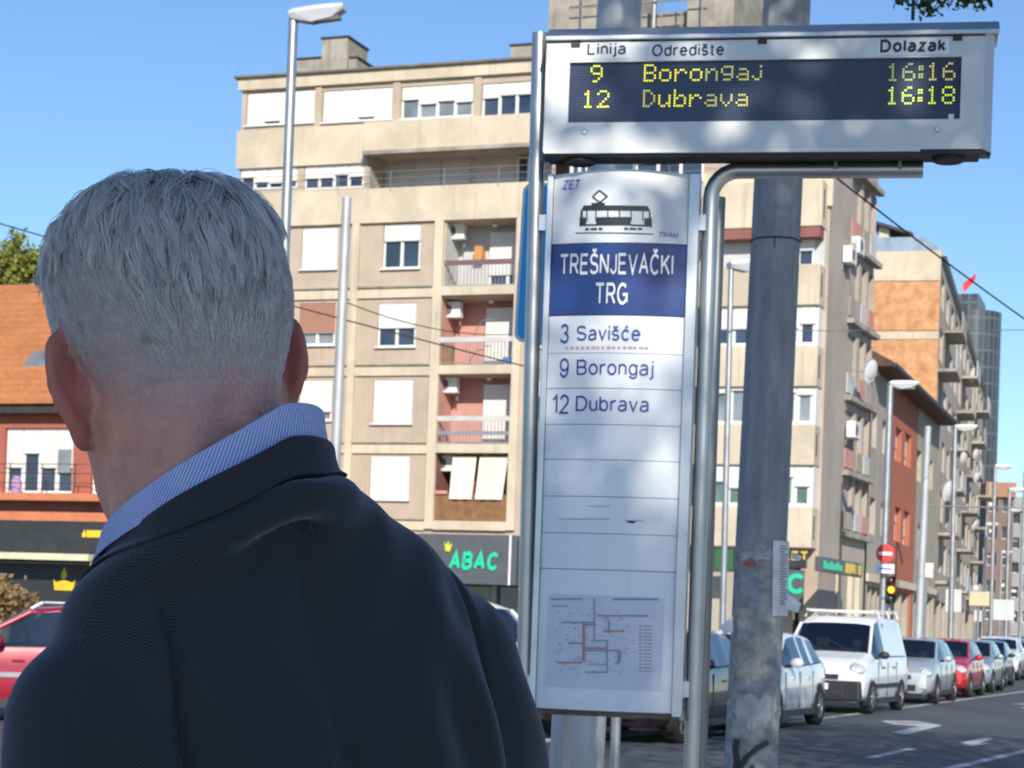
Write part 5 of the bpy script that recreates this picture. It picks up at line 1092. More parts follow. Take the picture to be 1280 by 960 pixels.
poster(922, 961, 688, 700, 'torn_poster', pm('grey_paper', (.42, .42, .42), .85, var=.25, vs_=15), .005, 0, 4); poster(921, 944, 712, 760, 'torn_poster', pm('faded_print', (.33, .33, .35), .85, var=.3, vs_=25), .004, 0, 7)
poster(915, 950, 795, 850, 'torn_poster', pm('brownish_paper', (.36, .33, .30), .85, var=.3, vs_=18), .004, 0, 9); poster(926, 939, 702, 708, 'sticker', pm('faded_red_print', (.45, .12, .08), .8), .009, 0, 1)
poster(912, 966, 868, 905, 'torn_poster', pm('grey_paper', (.42, .42, .42), .85, var=.25, vs_=15), .0035, 0, 8)
for x, y, dx, dy in ((984, 742, 17, 22), (990, 690, 12, 10), (916, 770, -16, 22)):
    a_, b_, c_, e_ = [at(x+q*dx, y+w*dy, YM-.12)-base for q, w in ((0, 0), (1, .55), (.75, 1.1), (0, .9))]; m = MB().add([a_, b_+Vector((0, -.02, 0)), c_+Vector((0, -.03, 0)), e_], [(0,1,2,3)]); o = m.build('loose_paper', M_PAP, CM, fixn=False); o.modifiers.new('th', 'SOLIDIFY').thickness = .001
# scribble in black spray paint
sp_ = MB(); 
def stroke(pts, w):
    vv = []
    for i, (x, y) in enumerate(pts):
        t_ = Vector((pts[min(i+1, len(pts)-1)][0]-pts[max(i-1, 0)][0], pts[min(i+1, len(pts)-1)][1]-pts[max(i-1, 0)][1])).normalized(); n_ = Vector((-t_.y, t_.x))*w
        for s_ in (1, -1):
            q = at(x+n_.x*s_, y+n_.y*s_, YM); z = q.z-.121; c0 = base+d_*z; lx = q.x-c0.x; rr = (ra+(rb2-ra)*z/H_)*1.04*math.cos(PI/8)+.012
            yy = max((rr-lx*math.cos(f_))/math.sin(f_) for f_ in [R(14)+j*PI/4 for j in range(8)] if math.sin(f_) < -.1); vv.append((lx+d_.x*z, yy+d_.y*z, z))
    sp_.add(vv, [(2*i, 2*i+1, 2*i+3, 2*i+2) for i in range(len(pts)-1)])
stroke([(918, 922), (916, 935), (918, 950), (915, 968)], 3.6); stroke([(919, 962), (929, 945), (942, 934), (957, 926)], 3.2); stroke([(926, 975), (932, 962), (938, 955)], 3.0)
sp_.build('spray_scribble', M_INKB, CM, fixn=False)
# ================================================================== the man seen from behind
def surface_nets(f, org, h):
    ins = f < 0; nx, ny, nz = f.shape
    s = np.zeros((nx-1, ny-1, nz-1), np.int8)
    for i in (0, 1):
        for j in (0, 1):
            for k in (0, 1): s += ins[i:nx-1+i, j:ny-1+j, k:nz-1+k]
    act = np.argwhere((s > 0) & (s < 8)); idx = -np.ones(s.shape, np.int64); idx[tuple(act.T)] = np.arange(len(act))
    acc = np.zeros((len(act), 3)); cnt = np.zeros(len(act)); co = [(i, j, k) for i in (0, 1) for j in (0, 1) for k in (0, 1)]
    for a in co:
        for ax in range(3):
            if a[ax]: continue
            b = list(a); b[ax] = 1; fa = f[tuple((act+a).T)]; fb = f[tuple((act+b).T)]; cr = (fa < 0) != (fb < 0)
            t = np.where(cr, fa/np.where(fa-fb == 0, 1, fa-fb), 0); p = np.array(a, float)[None] + t[:, None]*(np.array(b)-np.array(a))[None]
            acc[cr] += p[cr]; cnt += cr
    V = (act + acc/np.maximum(cnt, 1)[:, None])*h + np.array(org); Fs = []
    for ax in range(3):
        u, v = [(1, 2), (2, 0), (0, 1)][ax]; sl0 = [slice(None)]*3; sl1 = [slice(None)]*3; sl0[ax] = slice(0, -1); sl1[ax] = slice(1, None)
        e = np.argwhere(ins[tuple(sl0)] != ins[tuple(sl1)]); e = e[(e[:, u] > 0) & (e[:, v] > 0) & (e[:, u] < f.shape[u]-1) & (e[:, v] < f.shape[v]-1)]
        if len(e) == 0: continue
        def cell(du, dv): q = e.copy(); q[:, u] += du; q[:, v] += dv; return idx[tuple(q.T)]
        quad = np.stack([cell(-1, -1), cell(0, -1), cell(0, 0), cell(-1, 0)], 1); fl = ~ins[tuple(e.T)]; quad[fl] = quad[fl][:, ::-1]; Fs.append(quad)
    return V, np.concatenate(Fs)
def np_mesh(name, V, Fq, mat, parent=None, smooth=True):
    me = bpy.data.meshes.new(name); n = Fq.shape[1]; me.vertices.add(len(V)); me.vertices.foreach_set('co', np.ascontiguousarray(V, np.float32).ravel())
    me.loops.add(Fq.size); me.loops.foreach_set('vertex_index', np.ascontiguousarray(Fq, np.int32).ravel()); me.polygons.add(len(Fq)); me.polygons.foreach_set('loop_start', np.arange(0, Fq.size, n, dtype=np.int32))
    me.polygons.foreach_set('use_smooth', np.ones(len(Fq), bool)) if smooth else None
    me.update(calc_edges=True); me.validate()
    if mat: me.materials.append(mat)
    o = bpy.data.objects.new(name, me); C.objects.link(o); o.parent = parent; return o
def smin(a, b, k): h = np.clip(.5+.5*(b-a)/k, 0, 1); return b+(a-b)*h-k*h*(1-h)
def smax(a, b, k): return -smin(-a, -b, k)
def ellip(P, c, r):
    q = P-np.array(c); r = np.array(r); k0 = np.linalg.norm(q/r, axis=-1); k1 = np.linalg.norm(q/(r*r), axis=-1); return k0*(k0-1)/np.maximum(k1, 1e-6)
def capsule(P, a, b, ra, rb):
    a = np.array(a, float); b = np.array(b, float); ab = b-a; t = np.clip(((P-a)@ab)/(ab@ab), 0, 1); return np.linalg.norm(P-a-t[..., None]*ab, axis=-1)-(ra+(rb-ra)*t)
def field(fn, lo, hi, h, chunk=24):
    ax = [np.arange(lo[i], hi[i], h) for i in range(3)]; out = np.empty([len(a) for a in ax], np.float32); Y, Z = np.meshgrid(ax[1], ax[2], indexing='ij')
    for i in range(0, len(ax[0]), chunk):
        xs = ax[0][i:i+chunk]; P = np.empty((len(xs),)+Y.shape+(3,)); P[..., 0] = xs[:, None, None]; P[..., 1] = Y; P[..., 2] = Z; out[i:i+chunk] = fn(P)
    return surface_nets(out, [a[0] for a in ax], h)
BYAW = R(40); BX, BY = -.145, 1.405          # where he stands: the nape's foot point and the way his back is turned
GZ = .121
MAN = thing('person', 'grey-haired man in a dark navy suit jacket seen from behind at the stop', 'person', (BX, BY, GZ), BYAW)
RB = np.array(Matrix.Rotation(BYAW, 3, 'Z')); to_body = lambda W: (np.asarray(W)-np.array([BX, BY, GZ]))@RB
hw_ = at(221, 470, 1.45); HC = to_body(np.array(hw_))           # between the ears, in body space
HYAW = R(28)-BYAW
HR = Matrix.Rotation(HYAW, 3, 'Z') @ Matrix.Rotation(R(-11.5), 3, 'Y') @ Matrix.Rotation(R(-9), 3, 'X'); HRn = np.array(HR)
headloc = lambda P: (P-HC)@HRn
def ear(P, sg):
    w = np.array([sg*.66, -.75, 0]) if sg < 0 else np.array([.42, -.907, 0]); u = np.array([sg*.06, -.22, .97]); u -= w*(u@w); u /= np.linalg.norm(u); n = np.cross(u, w)*(1 if sg > 0 else -1); n = n if n[0]*sg > 0 else -n
    q = (P-np.array([sg*.0685, -.002, -.002]))/(1.06 if sg < 0 else .95); a, b, c = q@w, q@u, q@n
    rb = .034; ra = .0215*(1+.26*np.clip(b/.034, -1.2, 1)); bb = b-.002
    dO = (np.sqrt(((a-.013)/ra)**2+(bb/rb)**2+1e-9)-1)*.019; c0 = .30*np.clip(a-.013, -.02, .02)**2/.02-.001
    plate = smax(dO, np.abs(c-c0)-.0022, .003); rim = np.sqrt((dO+.0012)**2+(c-c0-.0008)**2)-.0036; conch = ellip(np.stack([a-.005, b+.003, c+.0045], -1), (0, 0, 0), (.0125, .017, .0095)); lobe = ellip(np.stack([a-.009, b+.031, c-.0015], -1), (0, 0, 0), (.0095, .0105, .0042))
    return (1.06 if sg < 0 else .95)*smin(smin(smin(plate, rim, .003), conch, .007), lobe, .006)
CCX, CCY = -.033, .054
def ring_z(a, zb, drop=.118, tilt=.026): return zb-drop*(np.abs(a)/PI)**1.35+tilt*np.sin(a)
def jacket_sdf(P):
    x0_, y0_, z0_ = P[..., 0], P[..., 1], P[..., 2]
    P = P-np.array([0, 0, .014]); c3, s3 = math.cos(R(9.5)), math.sin(R(9.5)); lw = np.clip((P[..., 2]-.9)/.3, 0, 1); P = np.stack([((P[..., 0]-.04)*c3+(P[..., 2]-1.3)*s3*lw+.04)*np.where(P[..., 0] < 0, 1+.20*lw, 1.0), P[..., 1], (P[..., 2]-1.3)*(c3*lw+1-lw)-(P[..., 0]-.04)*s3*lw+1.3], -1)   # his left shoulder hangs a little
    S = P.copy(); S[..., 0] = np.abs(P[..., 0]); x, y, z = P[..., 0], P[..., 1], P[..., 2]; ax = S[..., 0]
    d = ellip(P, (0, .085, 1.15), (.188, .132, .222)); d = smin(d, ellip(S, (.075, .040, 1.215), (.098, .080, .16)), .05); d = smin(d, ellip(P, (0, .095, .90), (.185, .140, .30)), .08)
    d = smin(d, capsule(S, (.02, .040, 1.374), (.138, .058, 1.288), .050, .048), .05)
    d = smax(d, .60-z, .01)
    sl = capsule(S, (.160, .060, 1.258), (.218, .052, 1.02), .066, .062); sl = smin(sl, capsule(S, (.218, .052, 1.02), (.212, .190, .80), .058, .046), .02)
    ang = np.arctan2(x0_-CCX, -(y0_-CCY)); rho = np.sqrt((x0_-CCX)**2+((y0_-CCY)*.91)**2); sr = np.abs(ang)/PI
    zr_ = ring_z(ang, 1.446)-.024*(1-.45*sr)-.016; ringd = np.sqrt((rho-.081)**2+(z0_-zr_)**2)-.013
    d = smin(d, np.where(sr < .80, ringd, .2), .035)
    # set-in sleeve: a soft valley at the armhole, full sleeve head
    d = smin(d, sl, .007); arm = ax-(np.where(x < 0, .122, .150)+.05*(1.33-z).clip(0, .3)-.25*(y-.05).clip(-.1, .1)*.2); seam = np.exp(-(arm/.0042)**2)*np.clip((1.36-z)/.05, 0, 1)*np.clip((z-1.0)/.1, 0, 1)
    d = d+np.where(x < 0, .0095, .0055)*seam
    # cloth: drag lines from the shoulder blades, puckers in the sleeve heads, back seam
    backf = np.clip((.05-y)/.06, 0, 1)
    d += backf*.0065*np.sin((x*1.0-.35*(1.4-z))*85+2*np.sin(z*9))*np.exp(-((ax-.125)/.05)**2)*np.clip((1.36-z)/.12, 0, 1)
    d += .0038*np.sin(z*58+x*40+y*35)*np.exp(-((ax-.215)/.05)**2)*np.clip((1.27-z)/.1, 0, 1)
    d += backf*.0040*np.exp(-((x-.004*np.sin(z*12))/.010)**2)*np.clip((1.29-z)/.10, 0, 1)
    d += backf*(.0022*np.sin(x*95-z*38+1.5*np.sin(z*21))*np.exp(-((x-.10)/.06)**2)+.0020*np.sin(z*70+x*55+np.sin(x*40))*np.exp(-((ax-.11)/.035)**2)*np.exp(-((z-1.16)/.07)**2))
    d += backf*.0042*np.sin(x*34+z*11)*np.clip((1.34-z)/.2, 0, 1)
    return d
NB = np.array([-.032, .046, 1.285])      # foot of the neck in body space
def body_sdf(Pb):
    P = headloc(Pb); ax = np.abs(P[..., 0]); S = P.copy(); S[..., 0] = ax
    d = ellip(P, (0, -.006, .048), (.0755, .097, .084)); d = smin(d, ellip(S, (.026, -.028, .058), (.0505, .066, .064)), .03)
    d = smin(d, ellip(P, (0, -.048, .020), (.060, .053, .058)), .03)
    face = ellip(P, (0, .040, -.040), (.056, .058, .078)); d = smin(d, face, .03); d = smin(d, capsule(S, (.060, .006, -.038), (.026, .080, -.098), .013, .016), .02); d = smin(d, ellip(P, (0, .088, -.102), (.022, .016, .016)), .02)
    d = smin(d, capsule(P, (0, .098, .012), (0, .118, -.026), .007, .012), .010); d = smin(d, ellip(S, (.030, .086, .026), (.030, .012, .009)), .012); d = smin(d, ellip(P, (0, .098, -.058), (.024, .010, .0075)), .008); d = smin(d, ellip(S, (.038, .068, -.018), (.020, .020, .016)), .015)
    d = smax(d, -ellip(S, (.031, .102, .008), (.016, .012, .010)), .008); d = smin(d, ellip(S, (.031, .084, .008), (.012, .012, .0115)), .003)
    for sg in (1, -1): d = smin(d, ear(P, sg), .0045)
    # neck: thick column from the skull base to the shoulders, with the two nape cords
    top = HC + HRn@np.array([0, -.028, -.012]); top2 = HC+HRn@np.array([0, .015, -.055])
    n1 = capsule(Pb, top, NB, .0565, .055); n2 = capsule(Pb, top2, NB+np.array([0, .03, 0]), .048, .050); d = smin(d, smin(n1, n2, .03), .022)
    for sg in (1, -1):
        a_ = HC+HRn@np.array([sg*.022, -.066, -.01]); b_ = NB+np.array([sg*.03, -.052, .02]); d = smin(d, capsule(Pb, a_, b_, .017, .022), .018)
        a_ = HC+HRn@np.array([sg*.052, -.022, -.028]); b_ = NB+np.array([sg*.018, .058, -.0]); d = smin(d, capsule(Pb, a_, b_, .008, .010), .02)
    d = smin(d, ellip(Pb, NB+np.array([0, .05, -.17]), (.10, .05, .12)), .05)
    d = np.maximum(d, jacket_sdf(Pb)+.010-8*np.clip(Pb[..., 2]-1.405, 0, 1)-8*np.clip(Pb[..., 1]-.035, 0, 1)*np.clip((Pb[..., 2]-1.2)/.1, 0, 1))     # under the cloth
    # creases across the nape
    z = P[..., 2]+.25*P[..., 0]; y = P[..., 1]; fold = np.exp(-((P[..., 0]-.015)/.055)**2)*np.clip((-.01-y)/.04, 0, 1)
    for z0, am in ((-.050, .0016), (-.060, .0022), (-.070, .0020), (-.042, .0012), (-.079, .0016)): d += am*fold*np.exp(-((z-z0-.004*np.sin(P[..., 0]*60))/.0021)**2)
    d += .0006*np.sin(P[..., 0]*210+3*np.sin(z*90))*np.sin(z*170+P[..., 1]*120)*(P[..., 2] < .0)
    return d
lo = np.array([HC[0]-.17, HC[1]-.17, HC[2]-.34]); hi = np.array([HC[0]+.17, HC[1]+.16, HC[2]+.15])
V, Fq = field(body_sdf, lo, hi, .0026)
def mat_skin():
    t = NT('skin'); v = t.coord(); a = t.noise(v, 22, 5); b = t.noise(v, 90, 4); f = t.noise(v, 420, 3); at_ = t.n('ShaderNodeAttribute', attribute_name='scalp')
    c = t.ramp(a, [(.3, (.46, .22, .175)), (.7, (.57, .305, .245))]); c = t.mix(.22, c, t.ramp(b, [(.35, (.46, .21, .18)), (.7, (.66, .43, .35))])); e = t.n('ShaderNodeAttribute', attribute_name='ear'); c = t.mix(t.math('MULTIPLY', e.outputs['Fac'], .75), c, (.37, .115, .10)); c = t.mix(t.math('MULTIPLY', at_.outputs['Fac'], .8), c, (.34, .29, .30)); t.color(c)
    t.set(Roughness=.55, Subsurface_Weight=.12, Subsurface_Scale=.02, Specular_IOR_Level=.35); t.p.inputs['Subsurface Radius'].default_value = (1, .35, .2); t.bump(t.math('ADD', t.math('MULTIPLY', b, .6), f), .6, .0014); return t.m
BODY = np_mesh('body', V, Fq, mat_skin(), MAN)
HL = headloc(V); zz_, yy_, xx_ = HL[:, 2], HL[:, 1], np.abs(HL[:, 0])
hairline = np.where(yy_ > -.01, .034+np.clip(yy_, 0, .1)*.35, np.where(yy_ > -.05, .034-(-.01-yy_)/.04*.050, -.016-np.clip((-.05-yy_)*.3, 0, .02)))
isear = np.minimum(ear(HL, 1), ear(HL, -1)) < .0012
cover = np.clip((zz_-hairline+.026)/.05, 0, 1)*((yy_ < .075) | (zz_ > .085)); cover[isear] = 0
for nm_, arr in (('scalp', np.clip(cover*1.1, 0, 1)), ('ear', isear.astype(float))):
    A_ = BODY.data.attributes.new(nm_, 'FLOAT', 'POINT'); A_.data.foreach_set('value', arr.astype(np.float32))
# ---------------- hair: combed-back strands, long on top, clipped at the sides and nape
bvh = BVHTree.FromPolygons(V.tolist(), Fq.tolist())
rng = np.random.default_rng(5)
tri = np.concatenate([Fq[:, [0, 1, 2]], Fq[:, [0, 2, 3]]]); A0, B0, C0 = V[tri[:, 0]], V[tri[:, 1]], V[tri[:, 2]]; ar = np.linalg.norm(np.cross(B0-A0, C0-A0), axis=1)/2
cv = cover[tri].mean(1); wgt = ar*cv**1.1; NS = 26000
pick = rng.choice(len(tri), NS, p=wgt/wgt.sum()); r1, r2 = rng.random(NS), rng.random(NS); s1 = np.sqrt(r1); roots = (1-s1)[:, None]*A0[pick]+(s1*(1-r2))[:, None]*B0[pick]+(s1*r2)[:, None]*C0[pick]
nrm = np.cross(B0-A0, C0-A0)[pick]; nrm /= np.linalg.norm(nrm, axis=1)[:, None]+1e-12; cen = (HC+HRn@np.array([0, -.01, .03]))
nrm[((roots-cen)*nrm).sum(1) < 0] *= -1
rl_ = headloc(roots); NC = 1300; ci = rng.choice(NS, NC, replace=False); kd = KDTree(NC)
for i, q in enumerate(roots[ci]): kd.insert(Vector(q), i)
kd.balance(); cid = np.array([kd.find(Vector(q))[1] for q in roots]); cr = rng.normal(size=(NC, 4))
z_, x_, y_ = rl_[:, 2], rl_[:, 0], rl_[:, 1]
ln = np.interp(z_, [-.03, 0, .02, .04, .06, .085, .11, .14], [.0045, .008, .013, .018, .026, .037, .047, .050])*(1+.14*cr[cid, 3].clip(-1.5, 1.5))*rng.uniform(.7, 1.1, NS)
ln *= np.interp(np.abs(x_), [.045, .062], [1, .38])*np.interp(z_, [.085, .115], [1, 0])+np.interp(z_, [.085, .115], [0, 1])
tone = np.clip(.50+.22*cr[cid, 2]+rng.normal(size=NS)*.34, 0, 1)
sweep = np.interp(z_, [.02, .07, .12], [.10, .42, .75])*np.where(x_ < .035, 1, .25)
d0 = np.stack([-sweep*.55-.10*np.sign(x_)*0, -.55+0*z_, -1.0+0*z_], 1)                 # head space: back, down and a little to his left
d0[:, 0] += .09*cr[cid, 0]*np.interp(z_, [.0, .08], [.4, 1.0])+rng.normal(size=NS)*.10; d0[:, 2] += .2*cr[cid, 1]; d0[:, 1] += rng.normal(size=NS)*.10
dirB = d0@HRn.T; NP = 7; pts = np.empty((NS, NP, 3)); pts[:, 0] = roots-nrm*.0006; cur = roots.copy(); nn = nrm.copy(); lift = np.interp(z_, [-.02, .03, .08, .12], [.16, .17, .15, .17]); lift = lift*(1+.22*rng.normal(size=NS)).clip(.3, 1.8)
curl = cr[cid, 0]*.24+rng.normal(size=NS)*.12
rng0 = rng.normal(size=NS)*.4
for k in range(1, NP):
    tdir = dirB-(dirB*nn).sum(1)[:, None]*nn; tdir /= np.linalg.norm(tdir, axis=1)[:, None]+1e-9
    side = np.cross(nn, tdir); tdir = tdir+side*(curl*(k/NP)*np.clip(ln/.03, 0, 1.2))[:, None]; tdir /= np.linalg.norm(tdir, axis=1)[:, None]+1e-9
    cur = cur+tdir*(ln/(NP-1))[:, None]
    for i in range(NS):
        loc, no, _, _ = bvh.find_nearest(cur[i])
        cur[i] = loc; nn[i] = nn[i]*.5+np.array(no)*.5*(1 if np.dot(no, nn[i]) > 0 else -1)
    nn /= np.linalg.norm(nn, axis=1)[:, None]+1e-9
    u = k/(NP-1); hgt = lift*ln*np.where(ln < .012, u*1.0, np.sin(PI*min(1, u*.62))*.9)
    wv = .0030*np.sin(1.2*cr[cid, 1]*3+u*5.0+rng0)*u*np.clip((ln-.018)/.02, 0, 1)
    pts[:, k] = cur+nn*hgt[:, None]+side*wv[:, None]
# gather strands into locks
gpt = pts[ci][cid]; u_ = np.linspace(0, 1, NP)[None, :, None]; off = pts-gpt; near = (np.linalg.norm(off[:, 0], axis=1) < .012)[:, None, None]; kk_ = np.clip((ln-.008)/.02, 0, 1)[:, None, None]*.70
pts = np.where(near, gpt+off*(1-kk_*u_**1.1), pts)
# nothing may sink into the head
T = np.gradient(pts, axis=1); T /= np.linalg.norm(T, axis=2)[..., None]+1e-12; ref = np.repeat(nrm[:, None], NP, 1); S1 = np.cross(T, ref); S1 /= np.linalg.norm(S1, axis=2)[..., None]+1e-9; S2 = np.cross(T, S1)
wd = (np.interp(ln, [.004, .012, .04], [.00013, .00018, .00027])[:, None]*np.array([1.0, 1, 1, .95, .85, .65, .25])[None]*(.75+.75*rng.random(NS)**2*np.clip(ln/.03, .3, 1))[:, None])[..., None]
ringp = np.stack([pts+(S1*math.cos(a)+S2*math.sin(a))*wd for a in (0, 2*PI/3, 4*PI/3)], 2)      # NS,NP,3,3
HV = ringp.reshape(-1, 3); b0 = (np.arange(NS)*NP*3)[:, None, None]; kq = (np.arange(NP-1)*3)[None, :, None]; q = np.arange(3)[None, None]; q2 = (q+1) % 3
HF = np.stack([b0+kq+q, b0+kq+q2, b0+kq+3+q2, b0+kq+3+q], -1).reshape(-1, 4)
def mat_hair():
    t = NT('silver_hair'); a_ = t.n('ShaderNodeAttribute', attribute_name='tone'); c = t.ramp(a_.outputs['Fac'], [(.0, (.34, .34, .35)), (.15, (.80, .795, .79)), (.35, (.96, .955, .95)), (1.0, (.98, .98, .975))]); n = t.noise(t.coord(), 40, 3); t.color(t.mix(.08, c, t.ramp(n, [(.3, (.6, .6, .6)), (.7, (.95, .95, .94))])))
    t.set(Roughness=.30, Specular_IOR_Level=1.0); out = t.t.nodes['Material Output']; tl = t.n('ShaderNodeBsdfTranslucent'); tl.inputs[0].default_value = (.97, .97, .96, 1); mx = t.n('ShaderNodeMixShader'); mx.inputs[0].default_value = .5; t.l(t.p.outputs[0], mx.inputs[1]); t.l(tl.outputs[0], mx.inputs[2]); t.l(mx.outputs[0], out.inputs[0]); return t.m
HAIR = np_mesh('hair', HV, HF, mat_hair(), MAN); HAIR['kind'] = 'stuff'
A_ = HAIR.data.attributes.new('tone', 'FLOAT', 'POINT'); A_.data.foreach_set('value', np.repeat(tone, NP*3).astype(np.float32))
# ---------------- jacket
V2, F2 = field(jacket_sdf, (-.32, -.14, .62), (.32, .30, 1.46), .0034)
def mat_suit():
    t = NT('navy_suit_cloth'); cl = t.n('ShaderNodeAttribute', attribute_name='cloth'); sp = t.n('ShaderNodeSeparateXYZ'); t.l(cl.outputs['Vector'], sp.inputs[0]); k = 2*PI/.0022
    a = t.math('SINE', t.math('MULTIPLY', sp.outputs[0], k)); b = t.math('SINE', t.math('MULTIPLY', sp.outputs[1], k)); w = t.math('MULTIPLY_ADD', t.math('MULTIPLY', a, b), .5); t.t.nodes[-1].inputs[2].default_value = .5
    n = t.noise(t.coord(), 9, 5); f = t.noise(t.coord(), 500, 2); c = t.ramp(w, [(.2, (.0115, .0125, .015)), (.8, (.045, .049, .058))]); c = t.mix(.3, c, t.ramp(n, [(.3, (.008, .009, .012)), (.7, (.026, .029, .036))])); t.color(c)
    t.set(Roughness=.85, Specular_IOR_Level=.25, Sheen_Weight=.3, Sheen_Roughness=.45); t.p.inputs['Sheen Tint'].default_value = (.55, .65, .9, 1); t.bump(f, .2, .0005); return t.m
M_SUIT = mat_suit(); JACK = np_mesh('jacket', V2, F2, M_SUIT, MAN)
def set_cloth(ob, uv): A__ = ob.data.attributes.new('cloth', 'FLOAT_VECTOR', 'POINT'); A__.data.foreach_set('vector', np.concatenate([uv, np.zeros((len(uv), 1))], 1).astype(np.float32).ravel())
S_ = V2.copy(); sgn = np.sign(S_[:, 0]); S_[:, 0] = np.abs(S_[:, 0]); axd = np.array([.058, -.008, -.238]); axd /= np.linalg.norm(axd); rel_ = S_-np.array([.160, .060, 1.272]); al_ = rel_@axd; e1 = np.cross(axd, [0, 1, 0]); e1 /= np.linalg.norm(e1); e2 = np.cross(axd, e1)
u_arm = np.arctan2(rel_@e2, rel_@e1)*.066; onarm = S_[:, 0] > np.where(sgn < 0, .102, .150)+.05*(1.33-S_[:, 2]).clip(0, .3)
u_t = np.arctan2(V2[:, 0], .20-V2[:, 1])*.20; v_t = V2[:, 2]+np.clip(V2[:, 1]+.02, 0, .2)*np.clip((V2[:, 2]-1.25)/.1, 0, 1)
set_cloth(JACK, np.stack([np.where(onarm, u_arm*sgn, u_t), np.where(onarm, al_+.3*u_arm, v_t)], 1))
bj = BVHTree.FromPolygons(V2.tolist(), F2.tolist())
# collars: swept round the neck from one lapel over the nape to the other
def neck_ring(a, rx, ry, cx=0.0, cy_=.054):    # a=0 at the nape, +-pi at the throat
    return cx+rx*math.sin(a), cy_-ry*math.cos(a)
def collar(name, mat, rx, ry, cx, zb, drop, fall, flare, th, amax, rows_in=.030, snap=None, tilt=0.0, uvs=1.0, lower=0.0, skin=None, clear=.0035):
    N = 72; K = []; Vc = []; push = np.zeros(N+1)
    if skin is not None:               # how far the neck presses each stretch of the collar outwards
        for i in range(N+1):
            a = -amax+2*amax*i/N; x, y = neck_ring(a, rx, ry, cx); o = Vector((math.sin(a), -math.cos(a), 0)).normalized(); s = abs(a)/PI
            P_ = Vector((x, y, zb-drop*s**1.35+tilt*math.sin(a))); q0_ = P_.copy()
            for _ in range(4):
                for dz in (0, .01, .02, .035):
                    loc, no, _i, _d = skin.find_nearest(P_-Vector((0, 0, dz))); gp = (P_-Vector((0, 0, dz))-loc).dot(no)
                    if gp < clear: P_ = P_+o*(clear-gp)
            push[i] = (P_-q0_).length
        push = np.array([push[max(0, i-5):i+6].max() for i in range(N+1)]); ker = np.hanning(15); ker /= ker.sum(); push = np.convolve(np.pad(push, 7, mode='edge'), ker, 'valid')
    for i in range(N+1):
        a = -amax+2*amax*i/N; x, y = neck_ring(a, rx, ry, cx); o = Vector((math.sin(a), -math.cos(a)*1.0, 0)).normalized(); s = abs(a)/PI
        zt_ = zb-drop*s**1.35+tilt*math.sin(a); P_ = Vector((x, y, zt_))
        P_ = P_+o*push[i]
        fl = fall*(1-.45*s); prof = []
        prof.append(P_-o*.002-Vector((0, 0, rows_in))); prof.append(P_-o*.002-Vector((0, 0, rows_in*.4)))
        for q in (0, 45, 90, 135, 180): prof.append(P_+o*(th*.9*(1-math.cos(R(q)))*.8)+Vector((0, 0, th*math.sin(R(q)))))
        base_ = prof[-1]; outr = []
        for k in range(1, 7):
            u = k/6; q_ = base_+o*(flare*u**1.5)-Vector((0, 0, fl*u))
            if snap is not None:
                loc, no, _, dist = snap.find_nearest(q_); sg = (q_-loc).dot(no)
                if sg < th*1.1: q_ = loc+no*th*1.1
                elif u > .5: q_ = q_.lerp(loc+no*th*1.1, (u-.5)*2)
            outr.append(q_)
        prof += outr; e = outr[-1]; inw = (outr[-2]-e).normalized(); nrm_ = o
        prof.append(e-o*th*.7+Vector((0, 0, -.0006))); prof.append(outr[-2]-o*th*.8); prof.append(outr[-4]-o*th*.8)
        Vc += prof; K = len(prof)
    Fc = [(i*K+j, (i+1)*K+j, (i+1)*K+j+1, i*K+j+1) for i in range(N) for j in range(K-1)]
    m = MB(); m.add(Vc, Fc); ob = m.build(name, mat, MAN, smooth=True, fixn=False); uv = ob.data.uv_layers.new(name='UVMap'); set_cloth(ob, np.array([((i_//K)/N*2*amax*rx, (i_ % K)/K*.10) for i_ in range(len(Vc))]))
    for p in ob.data.polygons:
        for li in p.loop_indices:
            vi = ob.data.loops[li].vertex_index; i, j = divmod(vi, K); uv.data[li].uv = (i/N*2*amax*rx, j/K*.09)
    sb = ob.modifiers.new('ss', 'SUBSURF'); sb.levels = 1; sb.render_levels = 1; return ob
def mat_shirt():
    t = NT('striped_shirt_cotton'); c_ = t.n('ShaderNodeTexCoord'); sp = t.n('ShaderNodeSeparateXYZ'); t.l(c_.outputs['UV'], sp.inputs[0]); s_ = t.math('SINE', t.math('MULTIPLY', t.math('ADD', sp.outputs[0], t.math('MULTIPLY', sp.outputs[1], .25)), 2*PI/.0024)); n = t.noise(t.coord(), 30, 4)
    c = t.ramp(s_, [(.30, (.17, .23, .56)), (.70, (.62, .67, .80))]); c = t.mix(.15, c, t.ramp(n, [(.3, (.3, .36, .6)), (.7, (.6, .65, .78))])); t.color(c); t.set(Roughness=.8, Specular_IOR_Level=.25); t.bump(n, .1, .002); return t.m
collar('shirt_collar', mat_shirt(), .0645, .071, -.033, 1.469, .113, .030, .006, .0022, 2.85, .05, tilt=.026, skin=bvh)
collar('jacket_collar', M_SUIT, .0715, .0785, -.033, 1.446, .118, .024, .007, .0030, 2.5, .04, snap=bj, tilt=.026, skin=bvh, clear=.0085)
